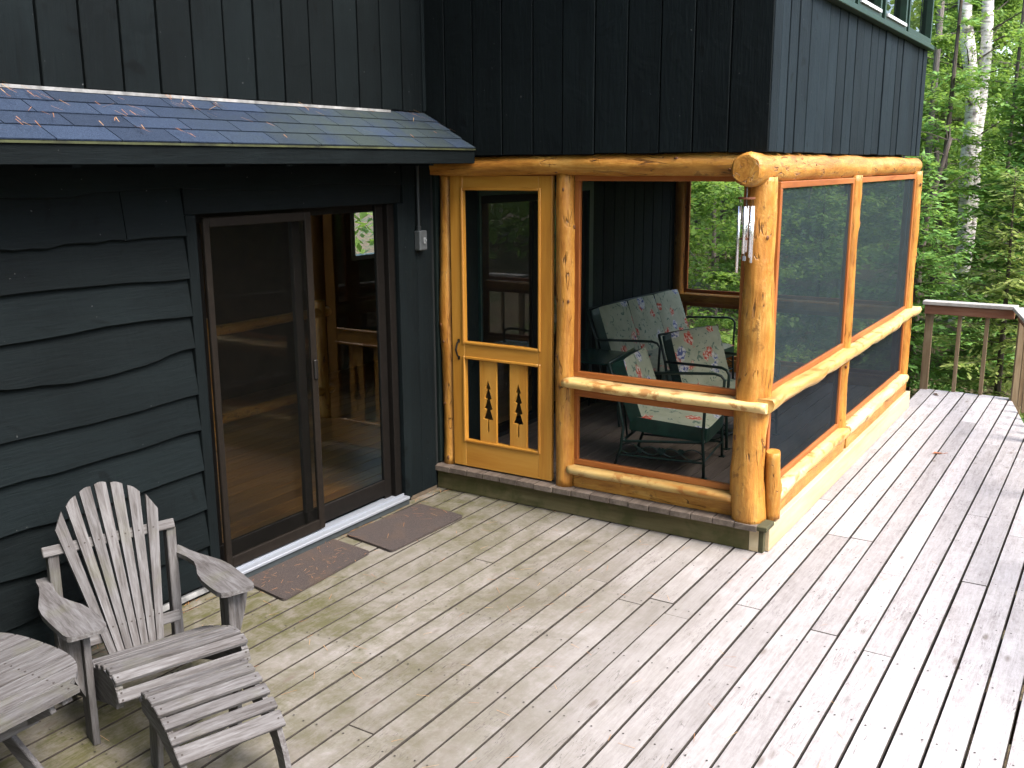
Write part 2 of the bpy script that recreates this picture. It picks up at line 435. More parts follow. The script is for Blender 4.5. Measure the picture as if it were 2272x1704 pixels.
# ------------------------------------------------------------------ ground
def ground():
    m, t, b = nt('forest_floor')
    tc = t.nodes.new('ShaderNodeTexCoord')
    n1 = noise(t, tc.outputs['Object'], 1.3, 5, 0.6); n2 = noise(t, tc.outputs['Object'], 14, 6, 0.75)
    col = ramp(t, n2, [(0.3, (0.035, 0.025, 0.015)), (0.5, (0.11, 0.075, 0.042)), (0.7, (0.20, 0.14, 0.08))])
    col = mixc(t, maprange(t, n1, 0.45, 0.62, 0, 0.7), col, (0.035, 0.065, 0.018))
    t.links.new(col, b.inputs['Base Color']); b.inputs['Roughness'].default_value = 0.95
    bump(t, b, n2, 0.8, 0.05)
    k = 70; vs = []; fs = []
    for i in range(k + 1):
        for j in range(k + 1):
            a = (i / k * 2 - 1); c = (j / k * 2 - 1)
            x = 3 + 140 * a * abs(a) ** 1.2; y = 140 * c * abs(c) ** 1.2
            z = -0.85 + 0.18 * mnoise.noise(Vector((x * .25, y * .25, 3)))
            d = max(0, x - 9); z += 0.05 * d if d < 40 else 2.0
            z += 0.02 * max(0, -y - 8)
            if -8 < x < 6 and -6.5 < y < 6: z = -0.9
            vs.append((x, y, z))
    for i in range(k):
        for j in range(k):
            a = i * (k + 1) + j; fs.append((a, a + k + 1, a + k + 2, a + 1))
    mb = MB(); mb.add(vs, fs)
    o = mb.build('ground', m, smooth=True); tag(o, kind='structure')
ground()
def ground_z(x, y):
    z = -0.85 + 0.18 * mnoise.noise(Vector((x * .25, y * .25, 3)))
    d = max(0, x - 9)
    return z + (0.05 * d if d < 40 else 2.0) + 0.02 * max(0, -y - 8)

# ------------------------------------------------------------------ deck
def rail_y(x): return -3.20 - 0.21 * (5.2 - x)
def deck():
    root = empty('deck'); tag(root, 'weathered grey board deck around the cabin, greenish near the wall', kind='structure')
    seams = [0.0, -0.083] + [-0.083 - 0.1492 * k for k in range(1, 6)]
    seams += [-0.829 - 0.1397 * k for k in range(1, 15)]
    while seams[-1] > -6.0: seams.append(seams[-1] - 0.1372)
    th = 0.036
    for i in range(len(seams) - 1):
        y1, y0 = seams[i], seams[i + 1]
        ym = (y0 + y1) / 2
        xe = 5.2 if y0 > -3.2 else min(5.2, 5.2 + (y1 + 3.2) / 0.21)
        if y1 > -2.36: xe = 0.06
        xs = -7.2
        rj = random.Random(100 + i * 7)
        cuts = [xs]; x = xs + rj.uniform(1.2, 4.6)
        while x < xe - 0.7:
            cuts.append(x); x += rj.choice((3.6, 4.2, 4.8, 4.8))
        if xe < xs + 0.5: continue
        cuts.append(xe)
        for a, b in zip(cuts[:-1], cuts[1:]):
            g = 0.0031 + rj.random() ** 2 * 0.0026
            dz = rj.uniform(-0.0025, 0.0012)
            L = b - a
            mb = MB(); mb.box(-L / 2, L / 2 - 0.0006, y0 - ym + g, y1 - ym - g, -th, 0, 0.0024)
            if y0 < -3.2 and b == xe:      # board ends trimmed along the slanting edge
                mb.v = [(min(5.2, 5.2 + (ym + q[1] + 3.2) / 0.21) - (a + b) / 2 if q[0] > 0 else q[0], q[1], q[2]) for q in mb.v]
            o = mb.build('plank', M_DECK, root, loc=((a + b) / 2, ym, dz))
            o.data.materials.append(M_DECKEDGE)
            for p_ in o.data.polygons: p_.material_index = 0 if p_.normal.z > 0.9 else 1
            o.rotation_euler = (rj.uniform(-.006, .006), 0, rj.uniform(-.0006, .0006))
    # framing below the boards
    fr = MB()
    for k in range(20):
        x = -7.0 + k * 0.6
        fr.box(x, x + 0.04, rail_y(x) + 0.1 if x < 5.2 else -3.1, -0.01 if x < 0 else -2.4, -0.24, -0.042)
    for a, b in (((-7.2, rail_y(-7.2) + .03, -0.14), (5.16, -3.17, -0.14)), ((5.16, -3.17, -0.14), (5.16, -2.37, -0.14))):
        fr.beam(a, b, 0.04, 0.19)
    fr.build('joist', plain('old_joist', (0.075, 0.06, 0.045), 0.9, nscale=20), root)
    nb = MB(); rn = random.Random(3)
    for i in range(len(seams) - 1):
        y1, y0 = seams[i], seams[i + 1]
        for k in range(20):
            x = -6.98 + k * 0.6
            if x > 5.1 or (y1 > -2.36 and x > 0) or y0 < rail_y(x): continue
            for fy in (0.22, 0.78):
                cx, cy = x + rn.uniform(-.012, .012), y0 + (y1 - y0) * fy + rn.uniform(-.008, .008)
                nb.add([(cx + .0048 * math.cos(a), cy + .0048 * math.sin(a), 0.0016) for a in (0, 1.047, 2.094, 3.142, 4.189, 5.236)], [(0, 1, 2, 3, 4, 5)])
    tag(nb.build('deck_screws', M_NAIL, root), kind='stuff')
    return root
deck()

# ------------------------------------------------------------------ house
house = empty('house')
tag(house, 'dark charcoal two-storey cabin clad in rough boards with a small shingled lower roof', 'house')

def panel_boards(part, mat, axis, coords_list, z0, z1, place, th=0.018, gap=0.006, name='wall_board', jitter=0.003):
    """vertical boards between consecutive coordinates; place(a0, a1, t0, t1, z0, z1) -> box args"""
    for a0, a1 in zip(coords_list[:-1], coords_list[1:]):
        mb = MB(); t = th + random.uniform(-jitter, jitter)
        mb.box(*place(a0 + gap, a1 - gap, 0.0, t, z0 + random.uniform(-.004, .004), z1), 0.003)
        mb.build(name, mat, part)

# --- ground floor wall: sheathing with the door opening left free
mb = MB()
mb.box(-7.5, -2.045, 0.004, 0.13, -0.6, 2.62)
mb.box(-2.045, -0.405, 0.004, 0.13, 2.045, 2.62)
mb.box(-0.405, 0.56, 0.004, 0.13, -0.6, 2.62)
mb.box(0.56, 2.26, 0.004, 0.13, -0.6, 0.20)
mb.box(0.56, 2.26, 0.004, 0.13, 2.06, 2.62)
mb.box(2.26, 4.28, 0.004, 0.13, -0.6, 2.62)
mb.box(-2.045, -0.405, 0.004, 0.13, -0.6, 0.045)
lower_wall = mb.build('lower_wall', M_DARKBACK, house)

def wavy_board(x0, x1, ztop, zbot, seed, amp, n=30, ragged=0.0, ex0=None):
    """lap siding board with a natural lower edge; the bottom stands proud of the board below"""
    mb = MB(); rows = []
    for i in range(n + 1):
        x = x0 + (x1 - x0) * i / n
        w = amp * (mnoise.noise(Vector((x * 1.6, seed * 3.1, 0))) * 1.1 + 0.35 * mnoise.noise(Vector((x * 5.0, seed * 3.1, 7))))
        if ragged: w += ragged * (((x * 7.3 + seed) % 1.0) - 0.5) * 0.9
        zb = zbot + w
        rows.append((x, zb))
    vs = []; m = len(rows)
    for x, zb in rows:
        vs += [(x, -0.004, ztop), (x, -0.036, zb + 0.004), (x, -0.032, zb), (x, -0.006, zb)]
    fs = []
    for i in range(m - 1):
        a = i * 4; c = a + 4
        fs += [(a, a + 1, c + 1, c), (a + 1, a + 2, c + 2, c + 1), (a + 2, a + 3, c + 3, c + 2)]
    fs += [(0, 3, 2, 1), ((m - 1) * 4, (m - 1) * 4 + 1, (m - 1) * 4 + 2, (m - 1) * 4 + 3)]
    mb.add(vs, fs)
    return mb
P_X = paint('x')
edges = [2.40, 2.155, 1.935, 1.735, 1.530, 1.325, 1.112, 0.905, 0.690, 0.480, 0.270, 0.070]
amps = [0.018, 0.028, 0.020, 0.016, 0.05, 0.026, 0.035, 0.022, 0.03, 0.022, 0.02]
for k in range(len(edges) - 1):
    zt, zb = edges[k] + 0.05, edges[k + 1]
    rj = random.Random(40 + k)
    xr = -2.105
    if k == 0: xr = -0.36
    if k == 0:
        parts = [(-7.4, -4.6), (-4.6, xr)]
    elif k == 1:
        parts = [(-7.4, -5.2), (-5.2, -2.46), (-2.455, xr)]
    else:
        c = rj.uniform(-5.6, -3.6); parts = [(-7.4, c), (c + 0.004, xr)]
    for j, (a, b) in enumerate(parts):
        o = wavy_board(a, b, zt, zb, k * 2.3 + j, amps[k], 34, 0.016 if (k in (0,) or (k == 1 and j == 1)) else 0).build('siding_board', P_X, lower_wall)
# board across the head of the sliding door
mb = MB(); mb.box(-2.10, -0.36, -0.026, 0.0, 2.035, 2.19, 0.003)
mb.build('header_board', P_X, lower_wall)
P_Z = paint('z')
mb = MB(); mb.box(-2.104, -2.040, -0.036, 0.0, 0.03, 2.034, 0.003); mb.build('door_casing', P_Z, lower_wall)
mb = MB(); mb.box(-0.408, -0.335, -0.036, 0.0, 0.03, 2.034, 0.003); mb.build('door_casing', P_Z, lower_wall)
for a, b in ((-0.333, -0.20), (-0.197, -0.03)):
    mb = MB(); mb.box(a, b, -0.022, 0.0, 0.03, 2.40, 0.003); mb.build('wall_board', P_Z, lower_wall)
mb = MB(); mb.box(-7.4, -2.105, -0.03, -0.002, 0.020, 0.046); mb.build('base_flashing', M_WHITEFLASH, lower_wall)
mb = MB(); mb.box(-0.335, -0.03, -0.02, -0.002, 0.004, 0.03); mb.build('base_flashing', plain('old_wood_sill', (0.12, 0.09, 0.06), .9, nscale=20), lower_wall)

# --- porch back wall boards (inside the porch) and the second glass door there
panel_boards(lower_wall, paint('z', 'dark_green_paint', (0.010, 0.017, 0.016), 0.2), 'z', [2.345 + 0.2145 * k for k in range(10)], 0.19, 2.32,
             lambda a, b, t0, t1, z0, z1: (a, b, -t1, -t0, z0, z1), name='wall_board')
mb = MB(); mb.box(0.02, 0.53, -0.02, 0, 0.19, 2.32); mb.build('wall_board', paint('z', 'dark_green_paint'), lower_wall)

porch_door = empty('glass_door'); porch_door.parent = house
boxes('door_frame', [(0.57, 0.625, 0, .09, .205, 2.05), (2.195, 2.25, 0, .09, .205, 2.05), (0.625, 2.195, 0, .09, 1.995, 2.05)], M_BRONZE, porch_door, 0)
sheet_xz(0.62, 2.20, 0.033, 0.255, 1.997).build('glass_pane', M_GLASS, porch_door)
boxes('door_rail', [(0.626, 2.194, 0.01, 0.06, 0.206, 0.26), (1.38, 1.44, 0.01, 0.029, 0.26, 1.99)], M_BRONZE, porch_door, 0)
boxes('door_casing', [(2.262, 2.335, -0.03, 0, 0.19, 2.13), (0.545, 0.568, -0.03, 0, 0.19, 2.13), (0.57, 2.26, -0.03, 0, 2.055, 2.13)], M_TEALTRIM, porch_door, 0)

# --- sliding door onto the deck
door = empty('sliding_door'); door.parent = house
boxes('door_frame', [(-0.47, -0.409, 0.0, 0.11, 0.05, 2.034), (-0.545, -0.474, 0.035, 0.06, 0.05, 2.034), (-2.036, -0.409, 0.062, 0.11, 1.985, 2.034), (-2.036, -2.008, 0.03, 0.11, 0.05, 1.985)], M_BRONZE, door)
MB().box(-2.034, -2.012, 0.0, 0.029, 0.06, 1.10).build('jamb_liner', plain('raw_jamb_wood', (0.42, 0.22, 0.07), 0.7, nscale=18), door)
sheet_xz(-1.29, -0.540, 0.047, 0.195, 1.99).build('glass_pane', M_GLASS, door)
boxes('pane_frame', [(-1.29, -0.546, 0.03, 0.061, 0.09, 0.20), (-1.30, -1.235, 0.03, 0.061, 0.201, 1.984)], M_BRONZE, door, 0.004)
sheet_xz(-1.935, -1.265, 0.078, 0.195, 1.99).build('glass_pane', M_GLASS, door)
boxes('pane_frame', [(-1.985, -1.20, 0.064, 0.092, 0.09, 0.20), (-1.985, -1.93, 0.064, 0.092, 0.201, 1.984), (-1.27, -1.20, 0.064, 0.092, 0.201, 1.984)], M_BRONZE, door, 0.004)
# insect screen panel slid to the left
m_brown = plain('brown_aluminium', (0.013, 0.0098, 0.0075), 0.6, 0.0, 0.12, 30, 0.3)
boxes('screen_frame', [(-1.985, -1.945, -0.024, 0.0, 0.085, 2.015), (-1.245, -1.195, -0.024, 0.0, 0.085, 2.015), (-1.945, -1.245, -0.024, 0.0, 1.965, 2.015), (-1.945, -1.245, -0.024, 0.0, 0.085, 0.15)], m_brown, door, 0.004)
MB().box(-1.945, -1.245, -0.013, -0.012, 0.15, 1.965).build('screen_mesh', M_SCREEN_DOOR, door)
MB().box(-1.236, -1.206, -0.040, -0.025, 1.03, 1.15, 0.006).build('door_handle', M_STEEL, door)
# sill
mb = MB(); mb.box(-2.03, -0.412, -0.075, 0.062, 0.046, 0.066, 0.004); mb.box(-2.03, -0.412, -0.022, -0.016, 0.066, 0.078); mb.build('sill_track', M_ALU, door)
mb = MB(); mb.box(-2.05, -0.40, -0.060, 0.02, 0.004, 0.045, 0.003); mb.build('sill_board', plain('sill_paint', (0.045, 0.055, 0.060), 0.6, nscale=20), door)

# --- the room behind the glass
m_room = plain('room_panelling', (0.10, 0.055, 0.026), 0.7, nscale=5)
mb = MB()
WX0, WX1, WZ0, WZ1, WY = 2.93, 3.75, 1.24, 2.10, 3.30
mb.box(-5.2, 4.2, WY, WY + .1, 0.0, 0.5); mb.box(0.25, 4.2, WY, WY + .1, 0.5, WZ0); mb.box(0.25, WX0, WY, WY + .1, WZ0, 2.55); mb.box(WX1, 4.2, WY, WY + .1, WZ0, 2.55); mb.box(WX0, WX1, WY, WY + .1, WZ1, 2.55)  # back wall left open out of view, added to light the room
mb.box(4.2, 4.28, 0.13, WY + .1, -0.6, 2.55)
mb.box(-5.3, 4.28, 0.13, WY + .1, 2.55, 2.62)
mb.build('room_wall', m_room, house)
def room_floor():
    m = wood('room_floorboards', 'x', (0.34, 0.140, 0.036), (0.52, 0.235, 0.065), (0.62, 0.31, 0.095), 0.35, 30, 0.5, None, 0.4, 0.1, 0.2)
    p = empty('room_floor'); p.parent = house
    for k in range(22):
        mb = MB(); mb.box(-5.2, 4.19, 0.132 + k * 0.139, 0.132 + k * 0.139 + 0.137, 0.0, 0.075, 0.002); mb.build('floorboard', m, p)
room_floor()
w = empty('back_window'); w.parent = house
fr_ = 0.05
boxes('window_frame', [(WX0, WX0 + fr_, WY - .02, WY + .1, WZ0, WZ1), (WX1 - fr_, WX1, WY - .02, WY + .1, WZ0, WZ1), (WX0 + fr_, WX1 - fr_, WY - .02, WY + .1, WZ0, WZ0 + fr_), (WX0 + fr_, WX1 - fr_, WY - .02, WY + .1, WZ1 - fr_, WZ1)], plain('white_window_frame', (0.6, 0.62, 0.62), 0.5), w, 0)
sheet_xz(WX0 + fr_, WX1 - fr_, WY + .04, WZ0 + fr_, WZ1 - fr_).build('window_pane', glass_mat('clear_glass', (0.92, 0.94, 0.93), 1.2), w)

# --- upper wall above the shingled roof
mb = MB(); mb.box(-7.5, -0.03, 0.002, 0.12, 2.62, 4.6); upper_wall = mb.build('upper_wall', M_DARKBACK, house)
ed = [-0.093 - 0.2085 * k for k in range(0, 35)][::-1] + [-0.05]
panel_boards(upper_wall, P_Z, 'z', ed, 2.615, 4.6, lambda a, b, t0, t1, z0, z1: (a, b, -t1, -t0, z0, z1), gap=0.0065, th=0.022)
mb = MB(); mb.box(-0.028, 4.27, -2.305, 0.0, 2.345, 2.40); mb.box(-0.028, 0.02, -2.305, 0.0, 2.40, 4.6); mb.box(0.02, 4.27, -2.305, -2.26, 2.40, 3.26); mb.box(4.22, 4.27, -2.26, 0, 2.40, 4.6)
porch_upper = mb.build('overhanging_storey', M_DARKBACK, house)
ed = [0.0, -0.169, -0.387, -0.607, -0.833, -1.044, -1.263, -1.475, -1.684, -1.888, -2.099, -2.330]
panel_boards(porch_upper, P_Z, 'z', ed[::-1], 2.335, 4.6, lambda a, b, t0, t1, z0, z1: (-0.030 - t1, -0.030 - t0, a, b, z0, z1), gap=0.004, th=0.020)
ed = [-0.048, 0.10, 0.246, 0.413, 0.634, 0.857, 1.069, 1.302, 1.517, 1.753, 1.962, 2.192, 2.41, 2.638, 2.835, 3.066, 3.27, 3.509, 3.681, 3.926, 4.123, 4.30]
panel_boards(porch_upper, paint('z', 'charcoal_paint_lit', (0.011, 0.019, 0.025), 0.2), 'z', ed, 2.335, 3.245,  # lighter, bluer copy of the charcoal: side light and sky tint in the colour
             lambda a, b, t0, t1, z0, z1: (a, b, -2.307 - t1, -2.307 - t0, z0, z1), gap=0.009, th=0.020, jitter=0.006)
# porch ceiling boards
mb = MB(); mb.box(0.05, 4.2, -2.2, 0.0, 2.325, 2.343); mb.build('porch_ceiling', M_DARKBACK, house)
# sill and windows of the upper storey
mb = MB(); mb.box(0.6, 4.31, -2.38, -2.30, 3.247, 3.285, 0.004); mb.build('window_sill', M_GREENTRIM, house)
mb = MB(); mb.box(-0.03, 0.9, -2.325, -2.26, 3.29, 4.6); mb.build('wall_board', P_Z, house)
for k, (a, b) in enumerate(((0.95, 1.50), (1.58, 2.28), (2.38, 3.16), (3.24, 4.24))):
    f = 0.045; w = empty('window'); w.parent = house
    boxes('window_frame', [(a, a + f, -2.36, -2.28, 3.295, 4.45), (b - f, b, -2.36, -2.28, 3.295, 4.45), (a + f, b - f, -2.36, -2.28, 3.295, 3.335), (a + f, b - f, -2.36, -2.28, 4.40, 4.45)], M_GREENTRIM, w, 0)
    sheet_xz(a + f, b - f, -2.312, 3.335, 4.40).build('window_pane', M_GLASS_UP, w)
    if k < 3:
        mb = MB(); mb.box(a + f + .01, b - f - .01, -2.375, -2.361, 3.318, 3.340); mb.build('white_sash', M_WHITE, w)
mb = MB(); mb.box(0.95, 4.25, -2.20, -2.18, 3.25, 4.5); mb.build('dark_room_sheet', plain('dim_room', (0.03, 0.035, 0.04), 0.8), house)  # unseen dark sheet behind the panes, standing in for the dim room
# main roof far above the picture
mb = MB(); mb.box(-7.8, 4.75, -0.35, 4.2, 4.62, 4.75); mb.box(-0.4, 4.75, -2.75, -0.35, 4.62, 4.75)
mb.build('main_roof', plain('roof_shingle_dark', (0.03, 0.033, 0.04), 0.9), house)
mb = MB(); mb.box(-7.5, -7.38, 0.13, 3.9, 2.62, 4.6); mb.box(-7.38, 4.28, 3.8, 3.9, -0.6, 0.3); mb.box(-7.38, 4.28, 3.8, 3.9, 2.62, 4.6); mb.box(4.2, 4.28, .13, 3.8, 2.62, 4.6)  # lower part left open so that added daylight reaches the room
mb.build('rear_wall', M_DARKBACK, house)

# --- small shingled roof over the door
def shingle_material():
    m, t, b = nt('slate_grey_shingle')
    v, rnd, raw = coords(t)
    geo = N(t, 'ShaderNodeNewGeometry'); sep = N(t, 'ShaderNodeSeparateXYZ'); t.links.new(geo.outputs['Position'], sep.inputs[0])
    n1 = noise(t, raw, 160, 3, 0.7); n2 = noise(t, geo.outputs['Position'], 2.6, 5, 0.65)
    col = ramp(t, n1, [(0.3, (0.026, 0.042, 0.080)), (0.55, (0.050, 0.078, 0.140)), (0.75, (0.085, 0.122, 0.195))])
    hs = t.nodes.new('ShaderNodeHueSaturation'); t.links.new(col, hs.inputs['Color']); t.links.new(maprange(t, rnd, 0, 1, 0.7, 1.15), hs.inputs['Value'])
    mo = math_(t, 'MULTIPLY', maprange(t, sep.outputs[0], -2.3, -1.2, 0.05, 1), maprange(t, n2, 0.38, 0.6, 0, 0.45))
    col = mixc(t, mo, hs.outputs[0], (0.085, 0.11, 0.055))
    t.links.new(dim(t, col, .42), b.inputs['Base Color']); b.inputs['Roughness'].default_value = 0.9; b.inputs['Specular IOR Level'].default_value = 0.15
    bump(t, b, n1, 0.6, 0.004)
    return m
M_SHINGLE = shingle_material()
RY0, RZ0, RZ1 = -0.40, 2.382, 2.602
slope = math.atan2(RZ1 - RZ0, -RY0); slen = math.hypot(RZ1 - RZ0, RY0)
mb = MB()
mb.add([(-7.6, 0.0, 2.597), (-7.6, RY0 + .005, 2.373), (-0.055, RY0 + .005, 2.373), (-0.055, 0.0, 2.597), (-7.6, 0.0, 2.575), (-7.6, RY0 + .005, 2.353), (-0.055, RY0 + .005, 2.353), (-0.055, 0.0, 2.575)],
       [(0, 1, 2, 3), (7, 6, 5, 4), (1, 5, 6, 2), (0, 3, 7, 4), (3, 2, 6, 7), (0, 4, 5, 1)])
pent = mb.build('pent_roof', M_DARKBACK, house)
ncrs = 4
for c in range(ncrs):
    s0 = c * 0.108 - 0.012 if c == 0 else c * 0.108
    s1 = min((c + 1) * 0.108 + 0.05, slen)
    off = (0.0, 0.155, 0.055, 0.21)[c]
    x = -7.6 + off
    while x < -0.062:
        xa, xb = max(x, -7.6), min(x + 0.305, -0.062)
        mb = MB()
        g = 0.003
        M = Matrix.Translation((0, RY0, RZ0)) @ Matrix.Rotation(slope, 4, 'X') @ Matrix.Translation((0, 0, 0.004 * 0)) @ Matrix.Rotation(-0.035, 4, 'X')
        h0 = 0.002 + 0.0016 * c
        mb.box(xa + g, xb - g, s0, s1, h0 + c * 0.0046 , h0 + c * 0.0046 + 0.0065, 0.0, M)
        mb.build('shingle', M_SHINGLE, pent)
        x += 0.305
mb = MB(); mb.box(-7.6, -0.056, RY0 - 0.002, RY0 + 0.02, 2.283, 2.366, 0.003); mb.build('fascia', P_X, pent)
mb = MB(); mb.box(-7.6, -0.056, RY0 - 0.012, RY0 + 0.02, 2.366, 2.376); mb.build('drip_edge', plain('mossy_drip_edge', (0.045, 0.052, 0.018), .8, nscale=9, amt=.7), pent)
x = -7.4
while x < -0.2:
    mb = MB(); mb.add([(x, 0.0, 2.53), (x, RY0 + .02, 2.33), (x, RY0 + .02, 2.272), (x, -.12, 2.272), (x, 0, 2.40), (x + .04, 0.0, 2.53), (x + .04, RY0 + .02, 2.33), (x + .04, RY0 + .02, 2.272), (x + .04, -.12, 2.272), (x + .04, 0, 2.40)],
                      [(0, 1, 2, 3, 4), (9, 8, 7, 6, 5), (0, 5, 6, 1), (1, 6, 7, 2), (2, 7, 8, 3), (3, 8, 9, 4)])
    mb.build('rafter', P_X, pent); x += 0.405
mb = MB(); mb.box(-7.5, -0.45, -0.040, -0.024, 2.598, 2.613)
mb.build('flashing', M_WHITEFLASH, pent)

# ------------------------------------------------------------------ screened porch
porch = empty('screened_porch', (0, 0, 0))
tag(porch, 'screened porch framed in golden peeled logs under the overhanging storey', 'porch')
FL = 0.181

def log_mesh(a, b, r0, r1, seed, n=40, seg=16, rough=0.13, bend=0.014, knots=9, hexend=False):
    """peeled log from a to b: uneven radius, a slight bend, knot bumps"""
    a, b = Vector(a), Vector(b); d = (b - a); L = d.length; t = d.normalized()
    u = t.cross(Vector((0, 0, 1)))
    if u.length < 1e-3: u = Vector((1, 0, 0))
    u.normalize(); w = t.cross(u)
    rj = random.Random(seed)
    kn = [(rj.random() * L, rj.random() * 6.28, rj.uniform(.004, .011), rj.uniform(.03, .05)) for _ in range(knots)]
    def rad(sl, an):
        r = r0 + (r1 - r0) * sl / L
        q = r * (1 + rough * mnoise.noise(Vector((sl * 3.0, math.cos(an) * 1.2 + seed * 5, math.sin(an) * 1.2)))
                 + 0.5 * rough * mnoise.noise(Vector((sl * 8.0, math.cos(an) * 2.2 + seed * 5, math.sin(an) * 2.2))))
        for ks, ka, kh, kw in kn:
            da = (an - ka + math.pi) % (2 * math.pi) - math.pi
            dd = ((sl - ks) / kw) ** 2 + (da * r / kw) ** 2
            if dd < 4: q += kh * math.exp(-dd * 2.2)
        return q
    def axis_pt(sl):
        return a + t * sl + u * (bend * mnoise.noise(Vector((sl * 1.3, seed, 0)))) + w * (bend * mnoise.noise(Vector((sl * 1.3, seed, 9))))
    mb = MB(); mb.knots = []
    for ks, ka, kh, kw in kn:
        o_ = u * math.cos(ka) + w * math.sin(ka)
        mb.knots.append((axis_pt(ks) + o_ * rad(ks, ka), o_, kh, t))
    for i in range(n + 1):
        sl = L * i / n; p = axis_pt(sl)
        for j in range(seg):
            an = 2 * math.pi * j / seg
            mb.v.append(tuple(p + (u * math.cos(an) + w * math.sin(an)) * rad(sl, an)))
    for i in range(n):
        for j in range(seg):
            j2 = (j + 1) % seg
            mb.f.append((i * seg + j, i * seg + j2, (i + 1) * seg + j2, (i + 1) * seg + j))
    if hexend:
        base = len(mb.v); off = -t * 0.030
        for j in range(seg):
            an = 2 * math.pi * j / seg; k6 = math.pi / 3
            q = r0 * 0.90 * math.cos(k6 / 2) / math.cos(((an + 0.5) % k6) - k6 / 2)
            mb.v.append(tuple(a + off * 1.0 + (u * math.cos(an) + w * math.sin(an)) * q))
        for j in range(seg):
            j2 = (j + 1) % seg; mb.f.append((base + j, base + j2, j2, j))
        mb.f.append(tuple(base + j for j in range(seg))[::-1])
    else:
        mb.f.append(tuple(range(seg))[::-1])
    mb.f.append(tuple(n * seg + j for j in range(seg)))
    return mb
def smooth_log(o, ang=50):
    for p in o.data.polygons: p.use_smooth = len(p.vertices) == 4
    return o
G_Z, G_X, G_Y = golden('z'), golden('x'), golden('y')
# floor planks with their ends showing at the step
pf = porchfloor_material()
step_mat = wood('step_board', 'x', (0.14, 0.115, 0.085), (0.24, 0.205, 0.165), (0.33, 0.29, 0.24), 0.8, 50, 0.5, None, 0.2, 0.3, 0.15)
floor = empty('porch_floor'); floor.parent = porch
y = -0.005
rj = random.Random(5)
while y > -2.36:
    w = 0.1395
    mb = MB(); mb.box(-0.048 + rj.uniform(-.006, .006), 4.24, max(y - w + .004, -2.40), y - .003, FL - 0.036, FL, 0.0012)
    mb.build('floorboard', pf, floor); y -= w
# skirt below the step (front) and along the side
mb = MB(); mb.box(0.0, 0.038, -2.315, -0.005, 0.003, FL - 0.038, 0.002)
mb.build('skirt_board', wood('shaded_skirt', 'y', (0.085, 0.068, 0.03), (0.15, 0.12, 0.055), (0.21, 0.175, 0.09), 0.8, 20, .6, ((0.07, 0.075, 0.02), 5, .45, .6, .6), .2, .2, 0), porch)  # front skirt coloured darker than the side, carrying that face's shade
mb = MB(); mb.box(-0.002, 0.05, -2.375, -2.317, 0.003, 0.14, 0.002); mb.build('corner_block', pale('y'), porch)
mb = MB(); mb.box(-0.004, 0.036, -2.405, -2.377, 0.003, 0.143, 0.002); mb.build('corner_batten', plain('mossy_batten', (0.075, 0.07, 0.03), .9, nscale=12), porch)
mb = MB(); mb.box(-0.045, 0.10, -2.435, -2.34, FL - 0.03, FL - 0.001, 0.004); mb.build('corner_cap', plain('mossy_batten'  , (0.075, 0.07, 0.03)), porch)
mb = MB(); mb.box(0.036, 4.26, -2.428, -2.380, 0.003, 0.160, 0.004); mb.build('side_skirt', pale('x'), porch)

# posts and beams
M_KNOT = plain('dark_knot', (0.17, 0.062, 0.018), 0.6, nscale=60, amt=.5)
def post(name, a, b, r0, r1, seed, mat, **kw):
    lm = log_mesh(a, b, r0, r1, seed, **kw)
    o = smooth_log(lm.build(name, mat, porch))
    for p, n_, h_, t_ in lm.knots:
        kb = MB(); q = h_ * 0.55 + 0.003; b_ = n_.cross(t_); m_ = 9
        ring = lambda k_, e: [p + n_ * e + (t_ * math.cos(6.2832 * i / m_) * 1.5 + b_ * math.sin(6.2832 * i / m_)) * q * k_ for i in range(m_)]
        vs = ring(1.25, -0.004) + ring(0.9, 0.0006) + [p + n_ * 0.0012]
        kb.add(vs, [(i, (i + 1) % m_, m_ + (i + 1) % m_, m_ + i) for i in range(m_)] + [(m_ + i, m_ + (i + 1) % m_, 2 * m_) for i in range(m_)])
        kb.build('knot', M_KNOT, o, True)
    return o
post('post', (0.085, -0.072, FL), (0.085, -0.072, 2.215), 0.060, 0.054, 1, G_Z)
post('post', (0.060, -1.020, FL), (0.060, -1.015, 2.225), 0.066, 0.060, 2, G_Z)
post('corner_post', (0.060, -2.285, FL - 0.01), (0.050, -2.278, 2.20), 0.104, 0.083, 3, G_Z, n=70, seg=24, rough=0.15, knots=10, bend=.02)
post('post', (1.93, -2.335, FL), (1.93, -2.335, 2.19), 0.056, 0.046, 4, G_Z, bend=.02, rough=.12)
post('post', (4.20, -2.335, FL - .02), (4.20, -2.335, 2.20), 0.062, 0.054, 5, G_Z)
post('post', (4.20, -0.075, FL), (4.20, -0.075, 2.25), 0.065, 0.06, 6, G_Z)
post('beam', (0.02, -2.20, 2.272), (0.02, 0.06, 2.272), 0.069, 0.062, 7, G_Y)
post('corner_beam', (-0.165, -2.262, 2.243), (4.33, -2.285, 2.243), 0.092, 0.074, 8, G_X, n=90, seg=22, hexend=True, rough=0.10, knots=16)
post('beam', (4.20, -2.2, 2.26), (4.20, 0.05, 2.26), 0.065, 0.065, 9, G_Y)
smooth_log(log_mesh((0.17, -2.395, FL - .005), (0.115, -2.40, 0.605), 0.050, 0.043, 11, n=14, rough=.12, knots=2).build('branch_stub', G_Z, porch))

